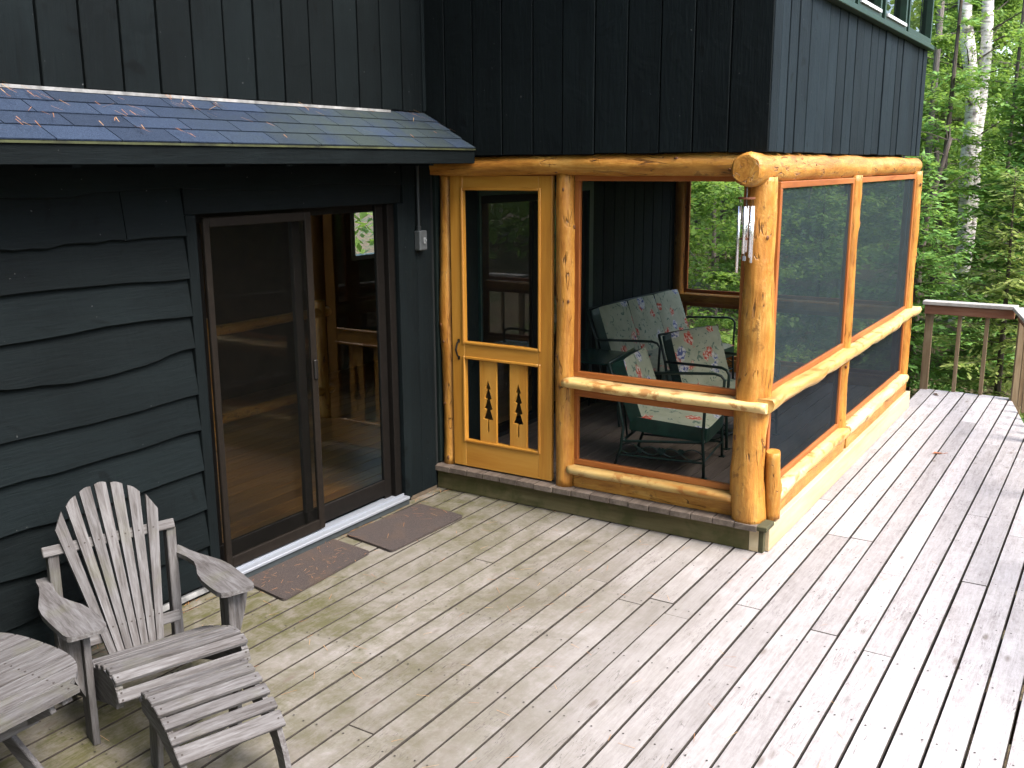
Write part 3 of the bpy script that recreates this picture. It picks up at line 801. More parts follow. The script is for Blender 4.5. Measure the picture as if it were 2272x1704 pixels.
def live_slab(a0, a1, z0, z1, d0, d1, along, seed, amp=0.02, n=40, zfun=None):
    """slab with a wavy natural outer edge: runs a0..a1 along x or y, d0 (inner) to d1 (outer edge, wavy)"""
    mb = MB(); vs = []; sgn = 1 if d1 > d0 else -1
    for i in range(n + 1):
        a = a0 + (a1 - a0) * i / n
        w = amp * (mnoise.noise(Vector((a * 1.7, seed, 0))) + 0.5 * mnoise.noise(Vector((a * 4.5, seed, 4))))
        h = 0.4 * amp * mnoise.noise(Vector((a * 2.2, seed, 8))); dz = zfun(a) if zfun else 0
        ring = [(d0, z0 + dz), (d0, z1 + dz), (d1 - sgn * .012 + w, z1 + dz + h * .3), (d1 + w, z1 + dz - (z1 - z0) * .3 + h), (d1 + w * .6 - sgn * .008, z0 + dz + (z1 - z0) * .3 + h), (d1 - sgn * .03 + w * .5, z0 + dz + h)]
        for d, z in ring: vs.append((a, d, z) if along == 'x' else (d, a, z))
    k = 6; fs = []
    for i in range(n):
        for j in range(k):
            j2 = (j + 1) % k; fs.append((i * k + j, i * k + j2, (i + 1) * k + j2, (i + 1) * k + j))
    fs += [tuple(range(k))[::-1], tuple(n * k + j for j in range(k))]
    mb.add(vs, fs); return mb
S_X, S_Y = slab('x'), slab('y')
# front bay: base board, sill slab, screens with cedar frames, middle rail
mb = MB(); mb.box(0.045, 0.085, -2.19, -1.09, FL, 0.275, 0.003); mb.build('base_board', golden('y'), porch)
smooth_log(live_slab(-1.065, -2.20, 0.272, 0.330, 0.10, -0.015, 'y', 21, 0.024).build('sill_slab', S_Y, porch))
smooth_log(live_slab(-1.055, -2.395, 0.866, 0.922, 0.10, -0.075, 'y', 22, 0.022, zfun=lambda a: 0.014 * mnoise.noise(Vector((a * 1.5, 2, 0)))).build('middle_rail', S_Y, porch))
def screen_panel(along, a0, a1, z0, z1, d, fw_=0.038, th=0.03, mesh=M_SCREEN, name='screen_panel'):
    C_ = cedar('x' if along == 'x' else 'y'); p = empty(name); p.parent = porch
    B = (lambda p0, p1, q0, q1: (p0, p1, d - th / 2, d + th / 2, q0, q1)) if along == 'x' else (lambda p0, p1, q0, q1: (d - th / 2, d + th / 2, p0, p1, q0, q1))
    boxes('frame_rail', [B(a0, a1, z1 - fw_, z1), B(a0, a1, z0, z0 + fw_)], C_, p)
    boxes('frame_stile', [B(a0, a0 + fw_, z0 + fw_, z1 - fw_), B(a1 - fw_, a1, z0 + fw_, z1 - fw_)], cedar('z'), p)
    sm = MB()
    if along == 'x': sm.add([(a0 + .01, d, z0 + .01), (a1 - .01, d, z0 + .01), (a1 - .01, d, z1 - .01), (a0 + .01, d, z1 - .01)], [(0, 1, 2, 3)])
    else: sm.add([(d, a0 + .01, z0 + .01), (d, a1 - .01, z0 + .01), (d, a1 - .01, z1 - .01), (d, a0 + .01, z1 - .01)], [(0, 1, 2, 3)])
    sm.build('screen_mesh', mesh, p)
    return p
screen_panel('y', -2.205, -1.075, 0.925, 2.212, 0.075)
screen_panel('y', -2.205, -1.075, 0.332, 0.835, 0.075)
mb = MB(); mb.box(0.055, 0.095, -2.20, -1.08, 0.836, 0.862); mb.build('rail_block', cedar('y'), porch)
# side bays
for k, (a, b) in enumerate(((0.16, 1.875), (1.985, 4.14))):
    mb = MB(); mb.box(a - .02, b + .02, -2.395, -2.34, 0.161, 0.245, 0.003); mb.build('base_board', golden('x'), porch)
    smooth_log(live_slab(a - .02, b + .03, 0.246, 0.335, -2.32, -2.425, 'x', 31 + k, 0.035, n=70).build('sill_slab', S_X, porch))
    screen_panel('x', a, b, 0.337, 0.862, -2.335, mesh=M_SCREEN_LOW)
    screen_panel('x', a, b, 0.945, 2.172, -2.335, mesh=M_SCREEN_SIDE)
smooth_log(live_slab(-0.02, 4.42, 0.863, 0.945, -2.30, -2.435, 'x', 35, 0.050, n=110, zfun=lambda a: 0.018 * mnoise.noise(Vector((a * 1.1, 5, 0)))).build('middle_rail', S_X, porch))
# far bay
screen_panel('y', -2.28, -0.135, 0.965, 2.19, 4.20, mesh=M_SCREEN)
screen_panel('y', -2.28, -0.135, 0.30, 0.865, 4.20, mesh=M_SCREEN)
mb = MB(); mb.box(4.13, 4.26, -2.30, -0.03, 0.872, 0.958, .006); mb.build('middle_rail', golden('y'), porch)
mb = MB(); mb.box(4.16, 4.24, -2.28, -0.1, FL, 0.30, .004); mb.build('base_board', golden('y'), porch)

# --- screen door with the two tree cut-outs
PZ, PY = pine('z'), pine('y')
DX0, DX1 = 0.030, 0.066
sdoor = empty('screen_door'); sdoor.parent = porch
boxes('door_stile', [(DX0, DX1, -0.240, -0.135, FL + .012, 2.205), (DX0, DX1, -0.930, -0.830, FL + .012, 2.205)], PZ, sdoor)
boxes('door_rail', [(DX0 + .001, DX1 - .001, -0.830, -0.240, a, b) for a, b in ((2.112, 2.205), (0.968, 1.087), (FL + .012, 0.388))], PY, sdoor, 0.002)
def moulding(y0, y1, z0, z1):
    w = 0.020
    boxes('moulding', [(DX0 - 0.009, DX0 + .002, a, b, c, d) for a, b, c, d in ((y0, y1, z1, z1 + w), (y0, y1, z0 - w, z0))], PY, sdoor, 0.005)
    boxes('moulding', [(DX0 - 0.009, DX0 + .002, a, b, c, d) for a, b, c, d in ((y0 - w, y0, z0 - w, z1 + w), (y1, y1 + w, z0 - w, z1 + w))], PZ, sdoor, 0.005)
moulding(-0.828, -0.242, 1.089, 2.110); moulding(-0.828, -0.242, 0.390, 0.966)
def tree_slat(yc):
    """slat with a fir-tree shaped hole: left and right halves leave the outline open"""
    hw = 0.0665; z0, z1 = 0.389, 0.967
    # half outline of the tree (offset from centre, z)
    out = [(0.005, 0.459), (0.009, 0.470), (0.007, 0.549), (0.043, 0.552), (0.034, 0.575), (0.018, 0.622), (0.037, 0.626), (0.027, 0.655), (0.015, 0.697), (0.031, 0.700), (0.020, 0.735), (0.010, 0.766), (0.023, 0.769), (0.010, 0.803), (0.004, 0.818), (0.0, 0.834)]
    mb = MB()
    for sg in (-1, 1):
        pts = [(0, z0), (0, 0.459)] + out + [(0, z1)]
        for (d0, za), (d1, zb) in zip(pts[:-1], pts[1:]):
            if abs(zb - za) < 1e-6: continue
            zlo, zhi = za, zb
            vs = []
            for x in (DX0 + 0.010, DX1 - 0.006):
                vs += [(x, yc + sg * d0, zlo), (x, yc + sg * hw, zlo), (x, yc + sg * hw, zhi), (x, yc + sg * d1, zhi)]
            mb.add(vs, [(0, 1, 2, 3), (7, 6, 5, 4), (0, 3, 7, 4), (1, 5, 6, 2)])
    return mb
for yc in (-0.4215, -0.6655):
    o = tree_slat(yc).build('tree_slat', PZ, sdoor); o['label'] = 'door slat with a fir tree cut out of it'
mb = MB(); mb.add([(0.062, -0.235, 1.08), (0.062, -0.835, 1.08), (0.062, -0.835, 2.118), (0.062, -0.235, 2.118)], [(0, 1, 2, 3)]); mb.build('screen_mesh', M_SCREEN, sdoor)
mb = MB(); mb.add([(0.0645, -0.235, 0.38), (0.0645, -0.835, 0.38), (0.0645, -0.835, 0.972), (0.0645, -0.235, 0.972)], [(0, 1, 2, 3)]); mb.build('screen_mesh', M_SCREEN, sdoor)
mb = MB(); mb.tube([(DX0, -0.191, 1.085), (DX0 - .02, -0.191, 1.075), (DX0 - .038, -0.191, 1.03), (DX0 - .02, -0.191, 0.985), (DX0, -0.191, 0.972)], [.006, .006, .0075, .006, .006], 8)
mb.box(DX0 - .003, DX0, -0.200, -0.182, 1.075, 1.10); mb.box(DX0 - .003, DX0, -0.200, -0.182, 0.955, 0.98)
mb.build('door_handle', M_STEEL, sdoor)
mb = MB(); mb.box(0.03, 0.10, -0.95, -0.13, 2.207, 2.235); mb.build('door_head', cedar('y'), porch)

# ------------------------------------------------------------------ wind chime, switch box, mats
def wind_chime():
    c = empty('wind_chime', (-0.115, -2.246, 1.66)); tag(c, 'silver tube wind chime hanging from the end of the corner log', 'wind chime')
    L = lambda x, y, z: (x, y, z - 1.66)
    mb = MB(); n = 20; r = 0.047
    ring = [(math.cos(2 * math.pi * i / n) * r, math.sin(2 * math.pi * i / n) * r) for i in range(n)]
    mb.prism(ring, 2.083 - 1.66, 2.094 - 1.66, lambda u, v, t: (u, v, t)); mb.build('top_disc', plain('chime_wood', (0.20, 0.07, 0.035), 0.5), c)
    mb = MB(); mb.tube([L(0, 0, 2.09), L(0, 0, 2.15)], 0.0025, 6); mb.tube([L(0, 0, 2.15), L(0.004, 0.006, 2.16), L(0, 0.002, 2.172)], 0.004, 6); mb.build('hook', M_ALU, c)
    tube_m = plain('polished_aluminium', (0.78, 0.79, 0.82), 0.22, 0.85, 0.5)
    for ang, z1 in ((1.75, 1.676), (3.3, 1.787), (4.35, 1.765), (0.15, 1.79), (5.2, 1.733)):
        x, y = math.cos(ang) * 0.038, math.sin(ang) * 0.038
        mb = MB(); mb.tube([L(x, y, z1), L(x, y, 2.045)], 0.0088, 12); o = mb.build('chime_tube', tube_m, c, True)
        mb = MB(); mb.tube([L(x, y, 2.043), L(x, y, 2.084)], 0.0012, 4); mb.build('cord', M_STEEL, o)
    mb = MB(); mb.prism([(u * .55, v * .55) for u, v in ring], 1.86 - 1.66, 1.872 - 1.66, lambda u, v, t: (u, v, t)); mb.build('striker', plain('chime_wood', (0, 0, 0)), c)
    mb = MB(); mb.tube([L(0, 0, 1.75), L(0, 0, 2.084)], 0.0012, 4); mb.tube([L(0, 0, 1.745), L(0, 0, 1.77)], 0.010, 8); mb.build('wind_sail', M_ALU, c)
wind_chime()

def switch_box():
    c = empty('switch_box', (-0.185, -0.022, 1.72)); tag(c, 'small grey metal switch box on the dark wall beside the porch door', 'switch box')
    mb = MB(); mb.box(-0.040, 0.040, -0.050, 0.0, 0.0, 0.13, 0.006); mb.build('box_body', M_GREYBOX, c)
    mb = MB(); mb.box(-0.012, 0.012, -0.060, -0.055, 0.045, 0.085, 0.002); mb.box(-0.004, 0.004, -0.070, -0.059, 0.06, 0.075); mb.build('switch_lever', plain('pale_switch', (0.30, 0.32, 0.33), .4), c)
    mb = MB(); mb.tube([(-0.02, -0.025, 0.13), (-0.02, -0.025, 0.58)], 0.010, 10); mb.tube([(-0.02, -0.025, 0.13), (-0.02, -0.025, 0.16)], 0.015, 10); mb.build('conduit', plain('painted_conduit', (0.02, 0.026, 0.03), .5), c)
switch_box()

def mat_material():
    m, t, b = nt('brown_doormat')
    v, rnd, raw = coords(t)
    n1 = noise(t, raw, 130, 4, 0.8); n2 = noise(t, raw, 6, 4, 0.6)
    col = ramp(t, n1, [(0.3, (0.030, 0.022, 0.020)), (0.5, (0.085, 0.062, 0.056)), (0.7, (0.16, 0.11, 0.095))])
    col = mixc(t, maprange(t, n2, 0.5, 0.7, 0, 0.45), col, (0.15, 0.085, 0.045))
    t.links.new(dim(t, col, .40), b.inputs['Base Color']); b.inputs['Roughness'].default_value = 0.95; bump(t, b, n1, 1.0, 0.006)
    return m
M_MAT = mat_material()
def doormat(corners, label, rad=0.03):
    P = [Vector((x, y)) for x, y in corners]; out = []
    for i in range(4):
        p, a, b = P[i], P[i - 1], P[(i + 1) % 4]
        u, w = (a - p).normalized(), (b - p).normalized()
        for k in range(5):
            s = k / 4; q = p + u * rad * (1 - s) ** 2 + w * rad * s ** 2
            out.append((q.x, q.y))
    cx = sum(p[0] for p in out) / len(out); cy = sum(p[1] for p in out) / len(out)
    mb = MB(); mb.prism([(u - cx, v - cy) for u, v in out], 0.0, 0.013, lambda u, v, t: (u, v, t))
    o = mb.build('doormat', M_MAT, loc=(cx, cy, 0.003)); tag(o, label, 'doormat', 'doormats in front of the sliding door'); return o
doormat(((-1.225, -0.405), (-1.185, -0.078), (-1.925, -0.070), (-1.985, -0.445)), 'brown doormat nearer the slatted armchair, littered with pine needles')
doormat(((-0.420, -0.525), (-0.380, -0.125), (-1.085, -0.085), (-1.150, -0.505)), 'brown doormat nearer the wooden screen door')

# ------------------------------------------------------------------ deck railing
def railing():
    r = empty('deck_railing', (5.15, -3.15, 0)); tag(r, 'weathered wooden railing closing the far corner of the deck', 'railing')
    O = Vector((5.15, -3.15, 0))
    old = wood('railing_wood', 'z', (0.16, 0.105, 0.055), (0.27, 0.19, 0.11), (0.38, 0.29, 0.18), 0.8, 45, 0.5, None, 0.2, 0.3, 0.12)
    oldy = wood('railing_wood', 'y', (0.16, 0.105, 0.055), (0.27, 0.19, 0.11), (0.38, 0.29, 0.18), 0.8, 45, 0.5, None, 0.2, 0.3, 0.12)
    red = wood('railing_apron', 'y', (0.15, 0.055, 0.03), (0.24, 0.10, 0.055), (0.30, 0.15, 0.09), 0.7, 40, .5, None, .3, .3, .05)
    capm = capx = plain('pale_rail_cap', (0.42, 0.40, 0.37), .8, nscale=9, amt=.2)
    def B(name, a, b, w, h, m, upv=(0, 0, 1)):
        mb = MB(); mb.beam(Vector(a) - O, Vector(b) - O, w, h, 0.004, upv); return mb.build(name, m, r)
    B('rail_cap', (5.17, -2.33, 0.897), (5.17, -3.19, 0.897), 0.14, 0.036, capm)
    B('apron', (5.145, -2.35, 0.830), (5.145, -3.17, 0.830), 0.036, 0.09, red)
    ends = [(5.185, -2.395, 0.075), (5.185, -2.68, 0.036), (5.185, -2.93, 0.036)]
    for k, (x, y, s) in enumerate(ends):
        mb = MB(); mb.box(x - .02 - O.x, x + .018 - O.x, y - s / 2 - O.y, y + s / 2 - O.y, -0.2 if s > .05 else 0.003, 0.783, .003)
        mb.build('post' if s > .05 else 'baluster', old, r)
    # run along the slanting side
    P0, P1 = Vector((5.16, -3.205, 0)), Vector((-1.2, rail_y(-1.2) - 0.01, 0))
    d = (P1 - P0).normalized(); Ln = (P1 - P0).length; side = Vector((d.y, -d.x, 0))
    B('rail_cap', P0 + Vector((0, 0, 0.897)) + d * 0.085, P1 + Vector((0, 0, 0.897)), 0.14, 0.036, capx)
    B('apron', P0 + Vector((0, 0, 0.832)) + d * .06, P1 + Vector((0, 0, 0.832)), 0.036, 0.088, red)
    s = 0.06; k = 0
    while s < Ln - 0.1:
        p = P0 + d * s + Vector((0, -0.04, 0))
        big = k % 6 == 0
        w = 0.088 if big else 0.036
        B('post' if big else 'baluster', p + Vector((0, 0, -0.25 if big else 0.003)), p + Vector((0, 0, 0.785)), w, w, old, d)
        s += 0.27; k += 1
railing()

# ------------------------------------------------------------------ slatted armchair, footstool and table
W_X, W_Y, W_Z = weathered('x'), weathered('y'), weathered('z')
def add_nails(mb_list, parent):
    mb = MB()
    for p, nrm in mb_list:
        p = Vector(p); nrm = Vector(nrm).normalized()
        mb.tube([p - nrm * 0.001, p + nrm * 0.0012], 0.0042, 6)
    tag(mb.build('nail_heads', M_NAIL, parent), kind='stuff')

def armchair():
    # local frame: x to the chair's far side, y towards its back; the arms start at y = 0
    c = empty('slatted_armchair', (-3.090, -0.925, 0.0), R(-18.5)); c.scale = (1.10, 1.0, 1.0)
    tag(c, 'weathered grey fan-back wooden armchair facing the deck by the siding wall', 'armchair')
    nails = []
    tilt = R(25); base = Vector((-0.012, 0.405, 0.225)); upv = Vector((0, math.sin(tilt), math.cos(tilt))); nb = Vector((0, -math.cos(tilt), math.sin(tilt)))
    tops = [0.610, 0.675, 0.712, 0.725, 0.712, 0.675, 0.610]
    for k in range(7):
        j = k - 3
        xb, xt = j * 0.0325, j * 0.0625
        wb, wt = 0.0138, 0.0232
        L = tops[k]
        sl = (0.060, 0.036, 0.014, 0.0, -0.014, -0.036, -0.060)[k]
        ang = math.atan2(xt - xb, L)
        poly = [(-wb, -0.03), (wb, -0.03), (wt, L + sl / 2 - 0.004), (wt * .5, L + sl / 4 + .001), (0, L + 0.003), (-wt * .5, L - sl / 4 + .001), (-wt, L - sl / 2 - 0.004)]
        if k in (0, 6):
            e = 1 if k == 0 else -1
            poly = [(-wb, -0.03), (wb, -0.03), (wt, L + (0.026 if k == 0 else -0.045)), (e * 0.010, L + 0.006), (-wt, L + (-0.045 if k == 0 else 0.026))]
        mb = MB(); mb.prism(poly, 0.0, 0.019, lambda u, v, t: (u, -t, v))
        o = mb.build('back_slat', W_Z, c)
        o.matrix_local = Matrix.Translation(base + Vector((xb, 0, 0))) @ Matrix.Rotation(-tilt, 4, 'X') @ Matrix.Rotation(ang, 4, 'Y')
        for v in (0.475, 0.09):
            nails.append((base + Vector((xb + (xt - xb) * v / L, 0, 0)) + upv * v + nb * 0.0185, nb))
    p = base + upv * 0.475 - nb * 0.0125
    mb = MB(); mb.beam(p + Vector((-0.262, 0, 0)), p + Vector((0.262, 0, 0)), 0.024, 0.045, 0.003, upv); mb.build('back_rail', W_X, c)
    p = base + upv * 0.06 - nb * 0.0125
    mb = MB(); mb.beam(p + Vector((-0.20, 0, 0)), p + Vector((0.20, 0, 0)), 0.024, 0.05, 0.003, upv); mb.build('lower_back_rail', W_X, c)
    pr = base + upv * 0.475
    for s in (-1, 1):
        mb = MB(); mb.box(s * 0.235 - 0.020, s * 0.235 + 0.020, pr.y + 0.004, pr.y + 0.055, 0.05, pr.z - 0.024, 0.003); mb.build('rear_post', W_Z, c)
        # paddle shaped arm
        pts = [(0.0, 0.232, 0.335), (0.012, 0.214, 0.348), (0.04, 0.207, 0.354), (0.10, 0.205, 0.357), (0.20, 0.208, 0.362), (0.29, 0.222, 0.364), (0.37, 0.248, 0.357), (0.44, 0.264, 0.340), (0.52, 0.262, 0.318), (0.60, 0.250, 0.302), (0.67, 0.243, 0.296), (0.70, 0.248, 0.290)]
        poly = [(s * wo, v) for v, wi, wo in pts] + [(s * wi, v) for v, wi, wo in reversed(pts)]
        if s < 0: poly = poly[::-1]
        mb = MB(); mb.prism(poly, 0.498, 0.520, lambda u, v, t: (u, v, t - v * 0.02)); mb.build('armrest', W_Y, c)
        mb = MB(); mb.box(s * 0.272 - 0.0125, s * 0.272 + 0.0125, 0.064, 0.162, 0.0, 0.494, 0.003); mb.build('front_leg', W_Z, c)
        br = [(0.0, 0.494), (0.072, 0.494), (0.070, 0.45), (0.055, 0.37), (0.030, 0.28), (0.0, 0.20)]
        mb = MB(); mb.prism(br, -0.011, 0.011, lambda u, v, t: (s * (0.2855 + u), 0.112 + t, v)); mb.build('arm_bracket', W_Z, c)
        sr = [(-0.150, 0.325), (-0.115, 0.352), (-0.01, 0.352), (0.32, 0.225), (0.68, 0.03), (0.68, 0.0), (0.56, 0.0), (0.24, 0.12), (-0.06, 0.225), (-0.140, 0.24)]
        mb = MB(); mb.prism(sr, -0.0125, 0.0125, lambda u, v, t: (s * 0.232 + t, u, v)); mb.build('side_rail', W_Y, c)
    seat = [(-0.158, 0.296, 66), (-0.132, 0.358, 22), (-0.064, 0.366, -2), (0.008, 0.354, -16), (0.078, 0.329, -20), (0.148, 0.303, -21), (0.220, 0.275, -21), (0.292, 0.246, -22)]
    for k, (yy, zz, an) in enumerate(seat):
        M = Matrix.Translation((0, yy, zz)) @ Matrix.Rotation(R(an), 4, 'X')
        hw = 0.2445
        mb = MB(); mb.box(-hw, hw, -0.0235, 0.0235, -0.010, 0.010, 0.003, M); mb.build('seat_slat', W_X, c)
        nrm = M.to_3x3() @ Vector((0, 0, 1))
        for s in (-1, 1):
            for dy in ((-0.014, 0.014) if k in (0,) else (0.0,)): nails.append((M @ Vector((s * 0.230, dy, 0.010)), nrm))
    add_nails(nails, c)
armchair()

def footstool():
    c = empty('slatted_footstool', (-3.232, -1.318, 0.0), R(-18.5))
    tag(c, 'weathered grey slatted wooden footstool in front of the fan-back armchair', 'footstool')
    nails = []
    # curved top: y towards the chair
    prof = [(0.170, 0.312, -38), (0.125, 0.345, -8), (0.062, 0.346, 6), (-0.002, 0.333, 16), (-0.064, 0.309, 24), (-0.124, 0.277, 31), (-0.180, 0.238, 38)]
    for k, (yy, zz, an) in enumerate(prof):
        M = Matrix.Translation((0, yy, zz)) @ Matrix.Rotation(R(an), 4, 'X')
        w = 0.0245 if k < len(prof) - 1 else 0.033
        if k == 0: w = 0.016
        mb = MB(); mb.box(-0.205, 0.205, -w, w, -0.0095, 0.0095, 0.003, M); mb.build('slat', W_X, c)
        if k:
            nrm = M.to_3x3() @ Vector((0, 0, 1))
            for s in (-1, 1): nails.append((M @ Vector((s * 0.185, 0, 0.0095)), nrm))
    for s in (-1, 1):
        side = [(0.185, 0.30), (0.15, 0.325), (0.06, 0.330), (0.0, 0.318), (-0.07, 0.290), (-0.13, 0.255), (-0.19, 0.205), (-0.235, 0.12), (-0.262, 0.03), (-0.262, 0.0), (-0.205, 0.0), (-0.18, 0.08), (-0.14, 0.145), (-0.08, 0.19), (0.0, 0.225), (0.10, 0.245), (0.18, 0.255)]
        mb = MB(); mb.prism(side, -0.011, 0.011, lambda u, v, t: (s * 0.185 + t, u, v)); mb.build('curved_leg', W_Y, c)
        mb = MB(); mb.beam((s * 0.160, 0.135, 0.30), (s * 0.160, 0.175, 0.0), 0.022, 0.085, 0.003, (0, 1, 0)); mb.build('rear_leg', W_Z, c)
    mb = MB(); mb.box(-0.148, 0.148, 0.13, 0.15, 0.20, 0.26, 0.003); mb.build('stretcher', W_X, c)
    add_nails(nails, c)
footstool()

def table():
    c = empty('slatted_table', (-3.945, -0.735, 0.0), R(2))
    tag(c, 'low weathered folding table with a rounded slatted top beside the armchair', 'table')
    a, b, n_ = 0.445, 0.405, 2.9
    nails = []
    y0 = -b; w = 0.081
    k = 0
    while y0 < b - 0.01:
        y1 = min(y0 + w - 0.009, b)
        def xe(y): return a * max(0.0, 1 - abs(y / b) ** n_) ** (1 / n_)
        m = 6; ys = [y0 + (y1 - y0) * i / m for i in range(m + 1)]
        xs = [max(xe(y), 0.30 if abs(y) > b * .9 else 0.05) for y in ys]
        poly = [(x, y) for x, y in zip(xs, ys)] + [(-x, y) for x, y in zip(reversed(xs), reversed(ys))]
        mb = MB(); mb.prism(poly, 0.478, 0.500, lambda u, v, t: (u, v, t)); mb.build('slat', W_X, c)
        ym = (y0 + y1) / 2
        for s in (-1, 1):
            for d in (-0.018, 0.018): nails.append(((s * 0.27, ym + d, 0.500), (0, 0, 1)))
        y0 += w; k += 1
    for s in (-1, 1):
        mb = MB(); mb.box(s * 0.27 - 0.02, s * 0.27 + 0.02, -b + 0.03, b - 0.03, 0.44, 0.4775, 0.003); mb.build('batten', W_Y, c)
    # crossed folding legs
    for s in (-1, 1):
        mb = MB(); mb.beam((s * 0.215, -0.36, 0.46), (s * 0.215, 0.38, 0.02), 0.022, 0.065, 0.003); mb.build('leg', W_Y, c)
        mb = MB(); mb.beam((s * 0.24, 0.36, 0.46), (s * 0.24, -0.38, 0.02), 0.022, 0.065, 0.003); mb.build('leg', W_Y, c)
    for yy, zz in ((0.30, 0.085), (-0.30, 0.085), (-0.22, 0.36)):
        mb = MB(); mb.box(-0.25, 0.25, yy - 0.01, yy + 0.01, zz - 0.025, zz + 0.025, 0.003); mb.build('stretcher', W_X, c)
    add_nails(nails, c)
table()

# ------------------------------------------------------------------ porch furniture
def cushion_material():
    m, t, b = nt('floral_fabric')
    v, rnd, raw = coords(t)
    base = ramp(t, noise(t, raw, 8, 3, 0.5), [(0.3, (0.36, 0.39, 0.28)), (0.7, (0.46, 0.49, 0.37))])
    n1 = noise(t, raw, 13, 3, 0.6, 1.6)
    col = mixc(t, maprange(t, n1, 0.60, 0.63, 0, 0.8), base, (0.07, 0.15, 0.12))
    def flowers(col, scale, off, r0, r1, pc, gate):
        ad = N(t, 'ShaderNodeVectorMath', operation='ADD'); ad.inputs[1].default_value = (off, off * 1.3, off * .7); t.links.new(raw, ad.inputs[0])
        nz = t.nodes.new('ShaderNodeTexNoise'); nz.inputs['Scale'].default_value = 30; t.links.new(ad.outputs[0], nz.inputs['Vector'])
        w = N(t, 'ShaderNodeVectorMath', operation='SCALE'); w.inputs[3].default_value = 0.055; t.links.new(nz.outputs[1], w.inputs[0])
        a2 = N(t, 'ShaderNodeVectorMath', operation='ADD'); t.links.new(ad.outputs[0], a2.inputs[0]); t.links.new(w.outputs[0], a2.inputs[1])
        vo = t.nodes.new('ShaderNodeTexVoronoi'); vo.inputs['Scale'].default_value = scale; t.links.new(a2.outputs[0], vo.inputs['Vector'])
        sp = N(t, 'ShaderNodeSeparateColor'); t.links.new(vo.outputs['Color'], sp.inputs[0])
        g = maprange(t, sp.outputs[0], gate, gate + 0.02, 0, 1)
        f = math_(t, 'MULTIPLY', maprange(t, vo.outputs['Distance'], r0, r1, 1, 0), g)
        pcol = ramp(t, noise(t, raw, 45, 2, 0.6), [(0.40, pc[0]), (0.52, pc[1]), (0.62, pc[2])])
        return mixc(t, f, col, pcol)
    col = flowers(col, 6.0, 3.1, 0.30, 0.36, ((0.50, 0.06, 0.04), (0.62, 0.25, 0.18), (0.68, 0.62, 0.52)), 0.42)
    col = flowers(col, 5.2, 9.7, 0.30, 0.36, ((0.10, 0.13, 0.30), (0.55, 0.56, 0.62), (0.70, 0.68, 0.62)), 0.48)
    t.links.new(dim(t, col, .75), b.inputs['Base Color']); b.inputs['Roughness'].default_value = 0.9; b.inputs['Specular IOR Level'].default_value = 0.1
    bump(t, b, noise(t, raw, 220, 2), 0.2, 0.002)
    return m
M_FLORAL = cushion_material()
M_VINYL = plain('green_vinyl', (0.012, 0.055, 0.042), 0.35, 0, 0.5, 14, 0.3)

def pillow(w, h, t, nx=10, ny=10, puff=0.25):
    """rounded cushion in the xz plane, thickness along y, centred; returns mesh builder"""
    mb = MB(); vs = []; fs = []
    def pt(i, j, s):
        u = i / nx * 2 - 1; v = j / ny * 2 - 1
        e = (1 - abs(u) ** 6) * (1 - abs(v) ** 6)
        k = 1 - 0.03 * (abs(u) ** 6 * abs(v) ** 6)
        return (u * w / 2 * k, s * t / 2 * (1 - puff + puff * max(e, 0) ** .5), v * h / 2 * k)
    for s in (-1, 1):
        for i in range(nx + 1):
            for j in range(ny + 1): vs.append(pt(i, j, s))
    A = lambda i, j, s: (0 if s < 0 else (nx + 1) * (ny + 1)) + i * (ny + 1) + j
    for i in range(nx):
        for j in range(ny):
            fs.append((A(i, j, -1), A(i + 1, j, -1), A(i + 1, j + 1, -1), A(i, j + 1, -1)))
            fs.append((A(i, j, 1), A(i, j + 1, 1), A(i + 1, j + 1, 1), A(i + 1, j, 1)))
    band = []
    for i in range(nx): band.append((A(i, 0, -1), A(i, 0, 1), A(i + 1, 0, 1), A(i + 1, 0, -1))); band.append((A(i, ny, -1), A(i + 1, ny, -1), A(i + 1, ny, 1), A(i, ny, 1)))
    for j in range(ny): band.append((A(0, j, -1), A(0, j + 1, -1), A(0, j + 1, 1), A(0, j, 1))); band.append((A(nx, j, -1), A(nx, j, 1), A(nx, j + 1, 1), A(nx, j + 1, -1)))
    return vs, fs, band
def cushion(parent, name, M, w, h, t):
    vs, fs, band = pillow(w, h, t)
    vs = [M @ Vector(v) for v in vs]
    mb = MB(); mb.add(vs, fs); o = mb.build(name, M_FLORAL, parent, True)
    mb = MB(); mb.add(vs, band); mb.build('cushion_band', M_VINYL, o, False)
    return o
